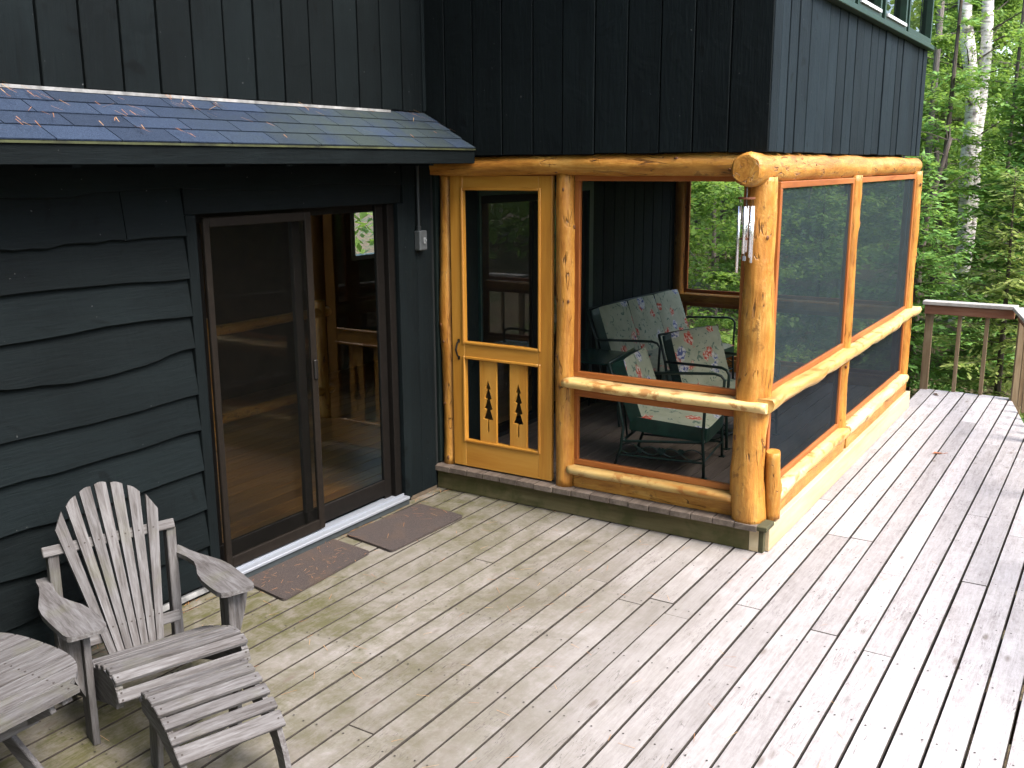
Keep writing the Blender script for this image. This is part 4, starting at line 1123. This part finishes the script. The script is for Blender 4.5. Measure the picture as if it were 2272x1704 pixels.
def seat_group(name, label, cat, loc, rz, width, nback, group=None, bh=0.54):
    """iron seat; local x sideways, facing -y; origin on the floor at the middle"""
    c = empty(name, loc, rz); tag(c, label, cat, group)
    hw = width / 2; r = 0.011
    tilt = R(20)
    # frame
    for s in (-1, 1):
        mb = MB()
        mb.tube([(s * hw, -0.34, 0.0), (s * hw, -0.335, 0.12), (s * hw, -0.325, 0.27), (s * hw, -0.33, 0.45), (s * hw, -0.335, 0.57), (s * hw, -0.31, 0.60), (s * hw, -0.26, 0.612), (s * hw, 0.0, 0.595), (s * hw, 0.285, 0.575)], r, 8)
        mb.build('arm', M_IRON, c, True)
        mb = MB(); mb.tube([(s * hw, 0.30, 0.0), (s * hw, 0.25, 0.16), (s * hw, 0.235, 0.30), (s * hw, 0.29, 0.58), (s * hw, 0.385 - (0.54 - bh) * .4, 0.84 - (0.54 - bh))], r, 8); mb.build('back_leg', M_IRON, c, True)
        mb = MB(); mb.tube([(s * hw, -0.33, 0.255), (s * hw, 0.24, 0.205)], r * .9, 8); mb.tube([(s * hw, -0.332, 0.11), (s * hw, 0.265, 0.105)], r * .7, 8)
        # wandering vine with leaves between the side bars
        pts = [(s * hw, -0.33 + 0.59 * i / 24, 0.168 + 0.030 * math.sin(i / 24 * 4 * math.pi) + (-0.02 * i / 24)) for i in range(25)]
        mb.tube(pts, 0.0045, 6)
        mb.tube([(p[0], p[1], 0.336 - p[2] - 0.02 * 1) for p in pts], 0.0045, 6)
        for yy, zz, q in ((-0.18, 0.175, .026), (-0.04, 0.165, .034), (0.11, 0.155, .026)):
            leaf = [(-q, 0), (-q * .4, q * .7), (0, q * .5), (q * .4, q * .7), (q, 0), (q * .4, -q * .7), (0, -q), (-q * .4, -q * .7)]
            mb.prism(leaf, -0.003, 0.003, lambda u, v, t: (s * hw + t, yy + u, zz + v))
        mb.build('vine_side', M_IRON, c)
        mb = MB(); mb.box(s * hw - .02, s * hw + .02, -0.36, -0.32, 0.0, 0.008); mb.box(s * hw - .02, s * hw + .02, 0.28, 0.32, 0, 0.008); mb.build('foot_pad', M_IRON, c)
    mb = MB(); mb.tube([(-hw, -0.33, 0.255), (hw, -0.33, 0.255)], r * .9, 8); mb.tube([(-hw, 0.24, 0.205), (hw, 0.24, 0.205)], r * .9, 8); mb.tube([(-hw, 0.385 - (0.54 - bh) * .4, 0.84 - (0.54 - bh)), (hw, 0.385 - (0.54 - bh) * .4, 0.84 - (0.54 - bh))], r * .9, 8)
    mb.tube([(-hw, -0.332, 0.11), (hw, -0.332, 0.11)], r * .6, 6)
    for i in range(1, 5): mb.tube([(-hw + width * i / 5, 0.24, 0.205), (-hw + width * i / 5, 0.29, 0.58), (-hw + width * i / 5, 0.385 - (0.54 - bh) * .4, 0.84 - (0.54 - bh))], r * .6, 6)
    mb.build('seat_frame', M_IRON, c, True)
    cw = (width - 0.03) / nback
    for k in range(nback):
        x = -hw + 0.015 + cw * (k + .5)
        M = Matrix.Translation((x, -0.075, 0.318)) @ Matrix.Rotation(R(4), 4, 'X') @ Matrix.Rotation(R(90), 4, 'X')
        cushion(c, 'seat_cushion', M, cw - .004, 0.56, 0.135)
        M = Matrix.Translation((x, 0.235 - (0.54 - bh) * .17, 0.595 - (0.54 - bh) * .47)) @ Matrix.Rotation(-R(20), 4, 'X')
        cushion(c, 'back_cushion', M, cw - .004, bh, 0.125)
    return c
g_ = 'cushioned iron seats in the porch'
a1 = R(8); F1 = Vector((math.sin(a1), -math.cos(a1))); L1 = Vector((math.cos(a1), math.sin(a1)))
p1 = Vector((0.637, -1.774)) - F1 * 0.34 + L1 * 0.29
seat_group('porch_armchair', 'green iron armchair with floral cushions nearest the front screen, seen from its side', 'armchair', (p1.x, p1.y, FL + .001), a1, 0.58, 1, g_, 0.45)
a2 = R(-18); F2 = Vector((math.sin(a2), -math.cos(a2))); L2 = Vector((math.cos(a2), math.sin(a2)))
p2 = Vector((1.43, -1.66)) - F2 * 0.34 + L2 * 0.29
seat_group('porch_armchair', 'green iron armchair with floral cushions beside the corner post, in front of the settee', 'armchair', (p2.x, p2.y, FL + .001), a2, 0.62, 1, g_, 0.48)
seat_group('porch_settee', 'green iron settee with three floral back cushions along the dark inner wall', 'settee', (3.02, -0.46, FL + .001), R(-3), 1.62, 3, g_)

def end_table():
    c = empty('end_table', (1.86, -0.40, FL + .001)); tag(c, 'dark green iron table between the settee and the nearest porch armchair', 'table')
    mb = MB(); mb.box(-0.30, 0.27, -0.30, 0.30, 0.50, 0.515, 0.004); mb.build('table_top', plain('green_glass_top', (0.015, 0.06, 0.045), 0.25, 0, .5, 8, .3), c)
    mb = MB()
    for sx, sy in ((-.28, -.28), (.25, -.28), (.25, .28), (-.28, .28)):
        mb2 = MB(); mb2.tube([(sx, sy, 0.0), (sx * .9, sy * .9, 0.12), (sx * .86, sy * .86, 0.3), (sx, sy, 0.498)], 0.010, 8); mb2.build('leg', M_IRON, c, True)
        mb.tube([(sx, sy, 0.48), (sx * .5, sy * .9, 0.40), (0, sy, 0.47)], 0.006, 6)
    mb.build('scrollwork', M_IRON, c, True)
end_table()

# dim log railing inside the room
def log_rail():
    c = empty('log_railing', (-0.6, 1.9, 0.075)); tag(c, 'peeled log railing standing dimly inside the room behind the sliding door', 'railing')
    dm = golden('x')
    for x in (-1.0, 0.25, 1.5):
        mb = log_mesh((x, 0, 0), (x, 0, 1.05), .05, .045, 60 + x); mb.build('log_post', golden('z'), c, True)
    for z in (0.95, 0.25):
        mb = log_mesh((-1.1, 0, z), (1.6, 0, z), .045, .04, 70 + z); mb.build('log_rail', dm, c, True)
    mb = log_mesh((-1.0, 0.03, 0.25), (0.2, 0.03, 0.95), .03, .03, 75); mb.build('log_brace', dm, c, True)
log_rail()

# ------------------------------------------------------------------ vegetation
def foliage_mat(name, stops, trans=0.45, tint=(0.34, 0.48, 0.07)):
    m = bpy.data.materials.new(name); m.use_nodes = True; t = m.node_tree
    b = t.nodes['Principled BSDF']; b.inputs['Roughness'].default_value = 0.55; b.inputs['Specular IOR Level'].default_value = 0.3
    g = N(t, 'ShaderNodeNewGeometry')
    big = noise(t, g.outputs['Position'], 1.4, 3, 0.6)
    f = math_(t, 'ADD', math_(t, 'MULTIPLY', g.outputs['Random Per Island'], 0.55), math_(t, 'MULTIPLY', big, 0.45))
    col = ramp(t, f, stops)
    t.links.new(col, b.inputs['Base Color'])
    tl = N(t, 'ShaderNodeBsdfTranslucent')
    t.links.new(mixc(t, 0.5, col, tint), tl.inputs[0])
    mx = N(t, 'ShaderNodeMixShader'); mx.inputs[0].default_value = trans
    t.links.new(b.outputs[0], mx.inputs[1]); t.links.new(tl.outputs[0], mx.inputs[2])
    t.links.new(mx.outputs[0], t.nodes['Material Output'].inputs[0])
    return m
M_FIR = foliage_mat('fir_needles', [(0.2, (0.060, 0.140, 0.032)), (0.5, (0.13, 0.27, 0.062)), (0.8, (0.22, 0.38, 0.10))], 0.4)
M_SPRUCE = foliage_mat('yellowish_spruce_needles', [(0.2, (0.085, 0.120, 0.030)), (0.5, (0.17, 0.22, 0.055)), (0.8, (0.27, 0.30, 0.09))], 0.4)
M_LEAF = foliage_mat('maple_leaves', [(0.2, (0.070, 0.160, 0.032)), (0.5, (0.15, 0.29, 0.055)), (0.8, (0.26, 0.39, 0.10))], 0.5)
M_BIRCHLEAF = foliage_mat('birch_leaves', [(0.2, (0.075, 0.155, 0.028)), (0.5, (0.16, 0.28, 0.055)), (0.8, (0.27, 0.38, 0.11))], 0.55)
M_WOODS = foliage_mat('woods_leaves', [(0.15, (0.080, 0.160, 0.040)), (0.5, (0.17, 0.30, 0.070)), (0.85, (0.30, 0.43, 0.14))], 0.5)
M_FERN = foliage_mat('fern_fronds', [(0.2, (0.04, 0.11, 0.03)), (0.5, (0.075, 0.18, 0.05)), (0.8, (0.14, 0.26, 0.08))], 0.45)
def bark(name, a, b_, sc_=(9, 9, 1.5)):
    m, t, bs = nt(name); v, rnd, raw = coords(t, sc_)
    n = noise(t, v, 4, 5, 0.7)
    t.links.new(ramp(t, n, [(0.3, a), (0.7, b_)]), bs.inputs['Base Color']); bs.inputs['Roughness'].default_value = 0.95
    bump(t, bs, n, 0.8, 0.02); return m
M_BARK = bark('dark_bark', (0.025, 0.018, 0.014), (0.095, 0.075, 0.06))
M_BARKGREY = bark('grey_bark', (0.06, 0.05, 0.045), (0.19, 0.165, 0.15))
def birch_bark():
    m, t, bs = nt('birch_bark'); v, rnd, raw = coords(t, (2.0, 2.0, 14))
    n = noise(t, v, 2.2, 4, 0.65, 0.4); p = noise(t, raw, 3.0, 3, 0.6)
    col = ramp(t, n, [(0.36, (0.10, 0.08, 0.075)), (0.44, (0.50, 0.46, 0.45)), (0.60, (0.66, 0.62, 0.61))])
    col = mixc(t, maprange(t, p, 0.60, 0.68, 0, 0.9), col, (0.06, 0.05, 0.045))
    t.links.new(col, bs.inputs['Base Color']); bs.inputs['Roughness'].default_value = 0.7; bump(t, bs, n, 0.4, 0.01); return m
M_BIRCH = birch_bark()

def norm(a): return a / (np.linalg.norm(a, axis=-1, keepdims=True) + 1e-9)
def leaf_quads(pos, axis, side, length, width):
    """rhombic leaves: pos (n,3) base, axis and side unit vectors"""
    l = length[:, None]; w = width[:, None]
    return np.stack([pos, pos + axis * l * .45 + side * w * .5, pos + axis * l, pos + axis * l * .45 - side * w * .5], 1)
def random_leaves(pos, rng, lmin, lmax, flat=0.6, ratio=0.6):
    n = len(pos)
    az = rng.uniform(0, 2 * np.pi, n)
    tilt = rng.normal(0, 1 - flat, n) - 0.25
    ax = np.stack([np.cos(az) * np.cos(tilt), np.sin(az) * np.cos(tilt), np.sin(tilt)], 1)
    sd_ = np.stack([-np.sin(az), np.cos(az), rng.normal(0, (1 - flat) * .8, n)], 1); sd_ = norm(sd_ - ax * (sd_ * ax).sum(1, keepdims=True))
    L = rng.uniform(lmin, lmax, n)
    return leaf_quads(pos, ax, sd_, L, L * ratio * rng.uniform(.8, 1.2, n))

def conifer(name, label, x, y, h, rad, seed, mat=None, base=0.08, step=0.16, droop=0.12, trunk_r=None, group=None, seg=0.055, wid=0.040, sparse=1.0):
    mat = mat or M_FIR
    rng = np.random.default_rng(seed); z0 = ground_z(x, y) - 0.03
    root = empty(name, (x, y, z0)); tag(root, label, 'tree', group)
    tr = trunk_r or 0.012 * h + 0.01
    mb = MB(); lean = rng.normal(0, .012, 2) * h
    tp = lambda s: Vector((lean[0] * s * s, lean[1] * s * s, h * s))
    mb.tube([tp(i / 8) for i in range(9)], [tr * (1 - .93 * i / 8) for i in range(9)], 8)
    quads = []; z = base * h
    while z < h * 0.985:
        s = z / h
        nb = int(rng.integers(4, 7)) if s < .9 else 4
        a0 = rng.uniform(0, 6.28)
        for k in range(nb):
            if rng.random() > sparse: continue
            L = rad * (1 - s) ** 0.85 * rng.uniform(.65, 1.1) + 0.05
            az = a0 + k * 6.283 / nb + rng.normal(0, .25)
            pit = -0.18 + 0.75 * s + rng.normal(0, .08)
            d = np.array([math.cos(az), math.sin(az), 0.0]); lat = np.array([-math.sin(az), math.cos(az), 0.0])
            p0 = np.array(tp(s)) + np.array([0, 0, rng.uniform(-.04, .04)])
            m = max(3, int(L / 0.06))
            ts = (np.arange(m) + .5) / m
            cx = L * ts; cz = np.tan(pit) * cx - droop * (L * ts) ** 1.5 + 0.10 * L * ts ** 3
            C0 = p0 + d * cx[:, None] + np.array([0, 0, 1.0]) * cz[:, None]
            mb.tube([tuple(p0)] + [tuple(C0[i]) for i in range(0, m, max(1, m // 3))], [0.004 + .006 * L] + [0.003 + .003 * L * (1 - i / m) for i in range(0, m, max(1, m // 3))], 4, False)
            for sg in (-1, 1):
                tl = (0.42 * L * (1 - ts) ** .8 * np.minimum(1, ts * 4 + .35) + 0.05) * rng.uniform(.7, 1.15, m)
                ang = rng.normal(0.85, .12, m)
                td = d * np.cos(ang)[:, None] + lat * (sg * np.sin(ang))[:, None] + np.array([0, 0, 1.0]) * rng.normal(-.12, .12, m)[:, None]
                td = norm(td)
                kmax = int(max(1, math.ceil(tl.max() / seg)))
                for q in range(kmax):
                    ok = tl > q * seg * .8
                    if not ok.any(): continue
                    pp = C0[ok] + td[ok] * (q * seg)
                    pp = pp + np.array([0, 0, -1.0]) * (0.35 * (q * seg) ** 2)
                    ax = norm(td[ok] + rng.normal(0, .22, (ok.sum(), 3)))
                    sdv = norm(np.cross(ax, np.array([0, 0, 1.0])) + rng.normal(0, .28, (ok.sum(), 3)))
                    n_ = ok.sum()
                    quads.append(leaf_quads(pp, ax, sdv, np.full(n_, seg * 1.7) * rng.uniform(.8, 1.2, n_), np.full(n_, wid) * rng.uniform(.7, 1.3, n_)))
            # tip
            quads.append(leaf_quads(C0, norm(np.tile(d, (m, 1)) + rng.normal(0, .15, (m, 3))), norm(np.tile(lat, (m, 1)) + rng.normal(0, .2, (m, 3))), np.full(m, seg * 1.8), np.full(m, wid)))
        z += step * rng.uniform(.75, 1.2) * (0.7 + 0.5 * (1 - s))
    mb.build('trunk', M_BARK, root)
    quads_obj('crown', np.concatenate(quads), mat, root)
    return root

def broadleaf(name, label, x, y, h, crown_r, seed, mat=None, nleaf=7000, crown_base=0.25, lmin=0.05, lmax=0.09, trunk_r=0.03, barkm=None, limbs=14, group=None, cat='tree', lean=0.04):
    mat = mat or M_LEAF
    rng = np.random.default_rng(seed); z0 = ground_z(x, y) - 0.03
    root = empty(name, (x, y, z0)); tag(root, label, cat, group)
    mb = MB(); ln = rng.normal(0, lean, 2) * h
    tp = lambda s: np.array([ln[0] * s * s + .02 * h * math.sin(s * 5 + seed), ln[1] * s * s + .02 * h * math.cos(s * 4 + seed), h * s])
    mb.tube([tuple(tp(i / 8)) for i in range(9)], [trunk_r * (1 - .85 * i / 8) for i in range(9)], 8)
    tips = []
    for k in range(limbs):
        s = crown_base + (1 - crown_base) * (k + rng.random()) / limbs
        az = rng.uniform(0, 6.283); L = crown_r * (1 - .55 * (s - crown_base) / (1 - crown_base)) * rng.uniform(.6, 1.15)
        p0 = tp(min(s, .98)); d = np.array([math.cos(az), math.sin(az), rng.uniform(.05, .55)])
        pts = [p0 + d * L * q + np.array([0, 0, -.12 * L * q * q]) for q in np.linspace(0, 1, 5)]
        mb.tube([tuple(p) for p in pts], [trunk_r * .35 * (1 - .8 * i / 4) + .002 for i in range(5)], 5, False)
        for q in range(7):
            b0 = pts[min(4, 1 + q // 2)]
            a2 = az + rng.normal(0, .9); l2 = L * rng.uniform(.2, .5)
            d2 = np.array([math.cos(a2), math.sin(a2), rng.normal(.05, .2)])
            e = b0 + d2 * l2
            mb.tube([tuple(b0), tuple((b0 + e) / 2 + np.array([0, 0, .02])), tuple(e)], [.004, .003, .0015], 4, False)
            tips.append((b0, e))
    per = max(4, nleaf // len(tips)); P = []
    for b0, e in tips:
        q = rng.uniform(.15, 1.1, per)[:, None]
        P.append(b0 + (e - b0) * q + rng.normal(0, 1, (per, 3)) * np.array([.09, .09, .035]) * (crown_r * .75 + .2))
    P = np.concatenate(P)
    mb.build('trunk', barkm or M_BARKGREY, root)
    quads_obj('crown', random_leaves(P, rng, lmin, lmax, .62), mat, root)
    return root

G_T = 'trees beyond the deck'
conifer('spruce_tree', 'small yellowish spruce right behind the deck railing', 7.45, -2.87, 3.1, 1.05, 11, M_SPRUCE, step=0.17, droop=0.16, group=G_T)
conifer('fir_tree', 'young green fir just left of the railing behind the porch corner', 7.9, -1.75, 3.25, 1.25, 12, M_FIR, step=0.16, group=G_T)
conifer('fir_tree', 'taller dense fir between the birch trunks and the small yellowish spruce', 10.4, -2.75, 5.4, 1.5, 13, M_FIR, base=.04, step=0.2, group=G_T, seg=.07, wid=.055)
conifer('spruce_tree', 'slim dark-stemmed spruce with sparse branches left of the birches', 10.1, -1.62, 7.5, 0.95, 14, M_FIR, base=.1, step=0.30, group=G_T, sparse=.55, trunk_r=.065, seg=.07, wid=.05)
conifer('fir_tree', 'low fir seen through the side screens', 8.6, -0.35, 2.9, 1.2, 15, M_FIR, group=G_T)
conifer('fir_tree', 'fir at the right picture edge behind the spruce', 12.8, -3.0, 6.5, 1.7, 16, M_FIR, base=.04, step=.24, group=G_T, seg=.08, wid=.06)
broadleaf('maple_sapling', 'leafy sapling filling the far screen above the settee', 8.1, 0.55, 4.2, 1.35, 21, M_LEAF, 9000, .12, .06, .10, .03, limbs=18, group=G_T)
broadleaf('maple_sapling', 'thin-stemmed leafy sapling behind the far screen rail', 7.0, 0.15, 1.9, 0.85, 22, M_BIRCHLEAF, 4200, .15, .06, .10, .018, limbs=10, group=G_T)
broadleaf('maple_sapling', 'broad leafy tree deep in the woods past the far screen', 11.2, 2.1, 6.0, 1.9, 23, M_LEAF, 10000, .15, .08, .13, .05, limbs=18, group=G_T)
broadleaf('maple_sapling', 'light green sapling beside the overhanging storey corner', 11.6, -0.85, 6.4, 1.2, 24, M_BIRCHLEAF, 5500, .2, .06, .10, .035, limbs=16, group=G_T)
broadleaf('maple_sapling', 'light green sapling at the upper right picture corner', 12.2, -2.55, 7.2, 1.3, 25, M_LEAF, 5500, .3, .06, .10, .04, limbs=16, group=G_T)
broadleaf('maple_sapling', 'sapling glimpsed through the porch side screens', 9.8, 0.4, 4.6, 1.4, 26, M_LEAF, 8000, .15, .07, .11, .03, limbs=15, group=G_T)
for (xx, yy, hh, rr, sd_, lab) in ((14.5, 0.9, 7.5, 2.0, 27, 'tall leafy tree behind the saplings near the storey corner'), (15.6, -0.6, 8.0, 2.0, 28, 'tall leafy tree standing just left of the twin birches'), (16.0, -2.2, 8.5, 2.1, 29, 'tall leafy tree straight behind the twin birches'), (15.0, 3.3, 7.5, 2.2, 30, 'tall leafy tree far behind the porch end')):
    broadleaf('maple_tree', lab, xx, yy, hh, rr, sd_, M_WOODS, 11000, .08, .09, .15, .07, limbs=22, group=G_T)

# the twin birches: white trunks that lean apart
def birch(label, pts, r0, r1, seed):
    x0, y0, _ = pts[0]; z0 = ground_z(x0, y0) - .05
    root = empty('birch_tree', (x0, y0, z0)); tag(root, label, 'tree', 'twin birches')
    P = [Vector((x - x0, y - y0, z - z0)) for x, y, z in pts]
    n = 40; path = []; L = len(P) - 1
    for i in range(n + 1):
        f = i / n * L; k = min(int(f), L - 1); q = f - k
        p = P[k].lerp(P[k + 1], q); path.append(p + Vector((0.02 * math.sin(i * .7 + seed), 0.025 * math.sin(i * .45 + seed), 0)))
    rng = np.random.default_rng(seed)
    MB().tube(path, [r0 + (r1 - r0) * i / n + 0.006 * rng.normal() for i in range(n + 1)], 14).build('trunk', M_BIRCH, root, True)
    top = np.array(P[-1]); mb = MB(); pos = []
    for k in range(26):
        s = rng.uniform(.35, 1.0); f = s * L; kk = min(int(f), L - 1); b0 = np.array(P[kk].lerp(P[kk + 1], f - kk))
        az = rng.uniform(0, 6.28); l = rng.uniform(.7, 1.8) * (1.2 - s * .5); e = b0 + np.array([math.cos(az) * l, math.sin(az) * l, rng.uniform(.1, .7)])
        mb.tube([tuple(b0), tuple((b0 + e) / 2 + np.array([0, 0, .1])), tuple(e)], [.018, .010, .003], 5, False)
        q = rng.uniform(.3, 1.1, 240)[:, None]; pos.append(b0 + (e - b0) * q + rng.normal(0, .16, (240, 3)))
    tag(mb.build('limbs', M_BARK, root), kind='stuff')
    quads_obj('crown', random_leaves(np.concatenate(pos), rng, .05, .08, .5), M_BIRCHLEAF, root)
birch('left of two white birch trunks beyond the overhanging storey', [(14.0, -1.44, -0.7), (14.0, -1.44, 1.5), (14.0, -1.38, 3.2), (14.0, -1.16, 4.8), (14.0, -1.0, 7.0), (14.1, -0.9, 10.0)], 0.130, 0.100, 3)
birch('right of two white birch trunks beyond the overhanging storey', [(14.05, -1.50, -0.7), (14.1, -1.50, 1.7), (14.15, -1.50, 3.0), (14.2, -1.47, 4.8), (14.2, -1.42, 7.0), (14.2, -1.4, 10.0)], 0.110, 0.090, 8)
# leaning dead stem and bare trunks
def dead_stem(label, pts, r, m, seed, crown=False):
    x0, y0, z0 = pts[0]; root = empty('dead_tree', (x0, y0, z0)); tag(root, label, 'tree', G_T)
    P = [Vector((x - x0, y - y0, z - z0)) for x, y, z in pts]
    MB().tube(P, [r * (1 - .5 * i / (len(P) - 1)) for i in range(len(P))], 8).build('trunk', m, root, True)
    rng = np.random.default_rng(seed); mb = MB()
    for k in range(12):
        f = rng.uniform(.2, 1) * (len(P) - 1); kk = min(int(f), len(P) - 2); b0 = P[kk].lerp(P[kk + 1], f - kk)
        e = b0 + Vector((rng.normal(0, .3), rng.normal(0, .35), rng.normal(.05, .15))); mb.tube([b0, b0.lerp(e, .5) + Vector((0, 0, .04)), e], [.010, .006, .003], 5, False)
    tag(mb.build('twigs', m, root), kind='stuff')
dead_stem('leaning bare brown stem beside the far porch post', [(9.0, -1.62, -0.75), (9.0, -1.60, 0.9), (9.0, -1.66, 1.7), (9.0, -1.80, 2.35), (9.0, -1.86, 2.6)], 0.05, M_BARK, 4)
dead_stem('grey trunk at the right picture edge', [(13.2, -2.62, -.6), (13.2, -2.58, 3.0), (13.2, -2.55, 8.0)], 0.09, M_BARKGREY, 5)
dead_stem('grey-brown trunk close to the overhanging storey corner', [(12.6, -0.95, -.6), (12.6, -0.98, 3.0), (12.6, -1.0, 8.0)], 0.07, M_BARKGREY, 6)
dead_stem('thin dark trunk right of the twin birches', [(12.0, -2.28, -.6), (12.0, -2.25, 3.0), (12.0, -2.28, 8.0)], 0.035, M_BARK, 7)

# ferns and seedlings by the deck edge
def fern(x, y, s, seed, label):
    rng = np.random.default_rng(seed); z0 = ground_z(x, y) - .02; root = empty('fern', (x, y, z0)); tag(root, label, 'fern', 'ferns below the deck edge'); Q = []; mb = MB()
    for k in range(10):
        az = k * .63 + rng.normal(0, .2); L = s * rng.uniform(.7, 1.1); ts = np.linspace(.1, 1, 16)
        d = np.array([math.cos(az), math.sin(az), 0]); lat = np.array([-math.sin(az), math.cos(az), 0])
        C0 = d * (L * .75 * ts)[:, None] + np.array([0, 0, 1.0]) * (L * (1.1 * ts - .75 * ts ** 2))[:, None]
        mb.tube([(0, 0, 0)] + [tuple(C0[i]) for i in (3, 8, 15)], [.005, .004, .003, .001], 4, False)
        for sg in (-1, 1):
            ax = norm(np.tile(lat * sg + d * .35, (16, 1)) + rng.normal(0, .1, (16, 3))); sdv = norm(np.cross(ax, np.array([0, 0, 1.0])) + rng.normal(0, .15, (16, 3)))
            Q.append(leaf_quads(C0, ax, sdv, s * .22 * (1 - ts * .85), np.full(16, s * .055)))
    mb.build('stem', M_BARK, root); quads_obj('frond', np.concatenate(Q), M_FERN, root)
rf = random.Random(9)
spots = [(5.75, -2.1, .8), (6.0, -2.55, .7), (5.9, -1.75, .9), (6.4, -2.15, .85), (6.3, -2.95, .7), (6.8, -2.5, .8), (6.9, -1.7, .9), (6.6, -3.2, .75)]
where = ['fern tucked against the deck edge at the porch corner', 'fern below the first bay of the far railing', 'fern just behind the far porch post', 'fern a step behind the railing end post', 'fern below the right bay of the far railing', 'fern under the small yellowish spruce', 'fern under the young green fir', 'fern behind the thick corner railing post']
for i, (x, y, s) in enumerate(spots): fern(x, y, s, 200 + i, where[i])

# low ground plants and the woods as a mass
def woods():
    rng = np.random.default_rng(77)
    Q = []
    def clumps(n, box, per, spread, lmin, lmax, flat=.5):
        c = np.stack([rng.uniform(a, b, n) for a, b in box], 1)
        p = (c[:, None, :] + rng.normal(0, 1, (n, per, 3)) * np.array(spread)).reshape(-1, 3)
        Q.append(random_leaves(p, rng, lmin, lmax, flat))
    clumps(430, ((16.5, 26), (-6, 10), (0.0, 8.5)), 80, (.45, .45, .22), .10, .20)
    clumps(520, ((26, 34), (-7, 14), (0.5, 12)), 120, (.8, .8, .5), .25, .45)
    clumps(220, ((12.0, 15), (2.5, 9), (-.5, 7)), 80, (.45, .45, .25), .1, .2)
    o = quads_obj('woods', np.concatenate(Q), M_WOODS); tag(o, 'dense green woods filling the background', kind='stuff')
    # trees round the clearing, reflected in the glass and closing off the low sky
    Q.clear()
    clumps(520, ((-16, -10.0), (-12, 9), (0, 14)), 90, (.8, .8, .5), .25, .45)
    clumps(420, ((-10, 14), (-24, -18), (-.5, 8)), 90, (.9, .9, .5), .25, .45)
    clumps(130, ((15, 24), (-22, -9), (-.5, 7)), 80, (.9, .9, .5), .25, .45)
    clumps(200, ((-6, 14), (8.5, 14), (-.5, 11)), 90, (.9, .9, .5), .2, .4)
    o = quads_obj('woods', np.concatenate(Q), M_WOODS); tag(o, 'ring of woods around the clearing', kind='stuff')
    Q.clear()
    clumps(420, ((5.6, 13), (-4.5, 3), (-0.85, -0.70)), 14, (.16, .16, .05), .05, .11, .7)
    P = np.concatenate(Q)
    o = quads_obj('ground_cover', P, M_FERN); tag(o, 'low green plants on the forest floor', kind='stuff')
woods()

# fallen pine needles
def needles():
    rng = np.random.default_rng(5); Q = []
    def scatter(n, f, l0, l1, w=.0016):
        for _ in range(n):
            p, az, tl = f()
            a = np.array([math.cos(az), math.sin(az), tl]); a /= np.linalg.norm(a); s = np.array([-math.sin(az), math.cos(az), 0])
            L = rng.uniform(l0, l1)
            Q.append(np.array([p - s * w, p + s * w, p + a * L + s * w * .6, p + a * L - s * w * .6]))
    tsl = (RZ1 - RZ0) / -RY0
    tuft = [(-3.02, -.08), (-2.86, -.1), (-2.62, -.33), (-2.35, -.36), (-2.15, -.09), (-2.05, -.17), (-2.5, -.22), (-1.9, -.05), (-.2, -.12), (-.12, -.25), (-1.2, -.07), (-3.1, -.3), (-.3, -.06)]
    def on_roof():
        cx, cy = tuft[rng.integers(len(tuft))]; y = min(-.02, max(-.39, cy + rng.normal(0, .035))); x = cx + rng.normal(0, .05)
        return np.array([x, y, RZ0 + (y - RY0) * tsl + .034]), -1.2 + rng.normal(0, .5), -tsl * .75
    scatter(110, on_roof, .03, .07, .0016)
    def on_roof2():
        y = rng.uniform(-.38, -.03); return np.array([rng.uniform(-3.3, -.1), y, RZ0 + (y - RY0) * tsl + .034]), rng.normal(-1.2, .8), -tsl * .6
    scatter(25, on_roof2, .04, .08)
    def on_mat():
        return np.array([rng.uniform(-1.95, -1.2), rng.uniform(-.42, -.08), .0175 + rng.uniform(0, .002)]), rng.uniform(0, 6.28), 0
    scatter(60, on_mat, .02, .05, .0010)
    def on_mat2():
        return np.array([rng.uniform(-1.15, -.42), rng.uniform(-.48, -.12), .0175]), rng.uniform(0, 6.28), 0
    scatter(12, on_mat2, .04, .08, .0012)
    def on_deck():
        return np.array([rng.uniform(-3.6, 3), rng.uniform(-3.3, -.05), .003]), rng.uniform(0, 6.28), 0
    scatter(240, on_deck, .04, .08, .001)
    def by_wall():
        return np.array([rng.uniform(-3.5, -.05), rng.uniform(-.10, -.02), .004]), rng.normal(0, .5), 0.02
    scatter(160, by_wall, .04, .08, .0012)
    o = quads_obj('pine_needles', np.array(Q), foliage_mat('dry_needles', [(0.2, (0.22, 0.085, 0.03)), (0.5, (0.33, 0.14, 0.05)), (0.8, (0.42, 0.26, 0.12))], 0.1, (.3, .15, .05)))
    tag(o, 'fallen dry pine needles on the roof, mats and deck', kind='stuff')
needles()
def fallen_leaf(x, y, s, col, label, rz):
    mb = MB(); pts = [(-1, 0, 0), (-.45, .35, .10), (.1, .30, .16), (.35, .55, .2), (.5, .15, .12), (1, 0, .05), (.5, -.2, .14), (.25, -.5, .22), (0, -.28, .12), (-.5, -.3, .06)]
    vs = [(0, 0, .03)] + pts; k = len(pts)
    mb.add([(a * s, b * s, c * s) for a, b, c in vs], [(0, i + 1, (i + 1) % k + 1) for i in range(k)]); mb.tube([(-s, 0, 0), (-1.6 * s, .1 * s, .1 * s)], .002, 5)
    o = mb.build('fallen_leaf', plain('dry_leaf_' + str(int(rz * 10)), col, .7, nscale=30), loc=(x, y, .004)); o.rotation_euler = (0, 0, rz)
    tag(o, label, 'leaf', 'fallen leaves on the deck')
fallen_leaf(2.75, -2.93, .05, (0.55, 0.17, 0.06), 'orange fallen leaf on the deck beside the porch side wall', 2.2)
fallen_leaf(4.95, -2.55, .05, (0.10, 0.05, 0.025), 'dark curled leaf near the far edge of the deck', .6)
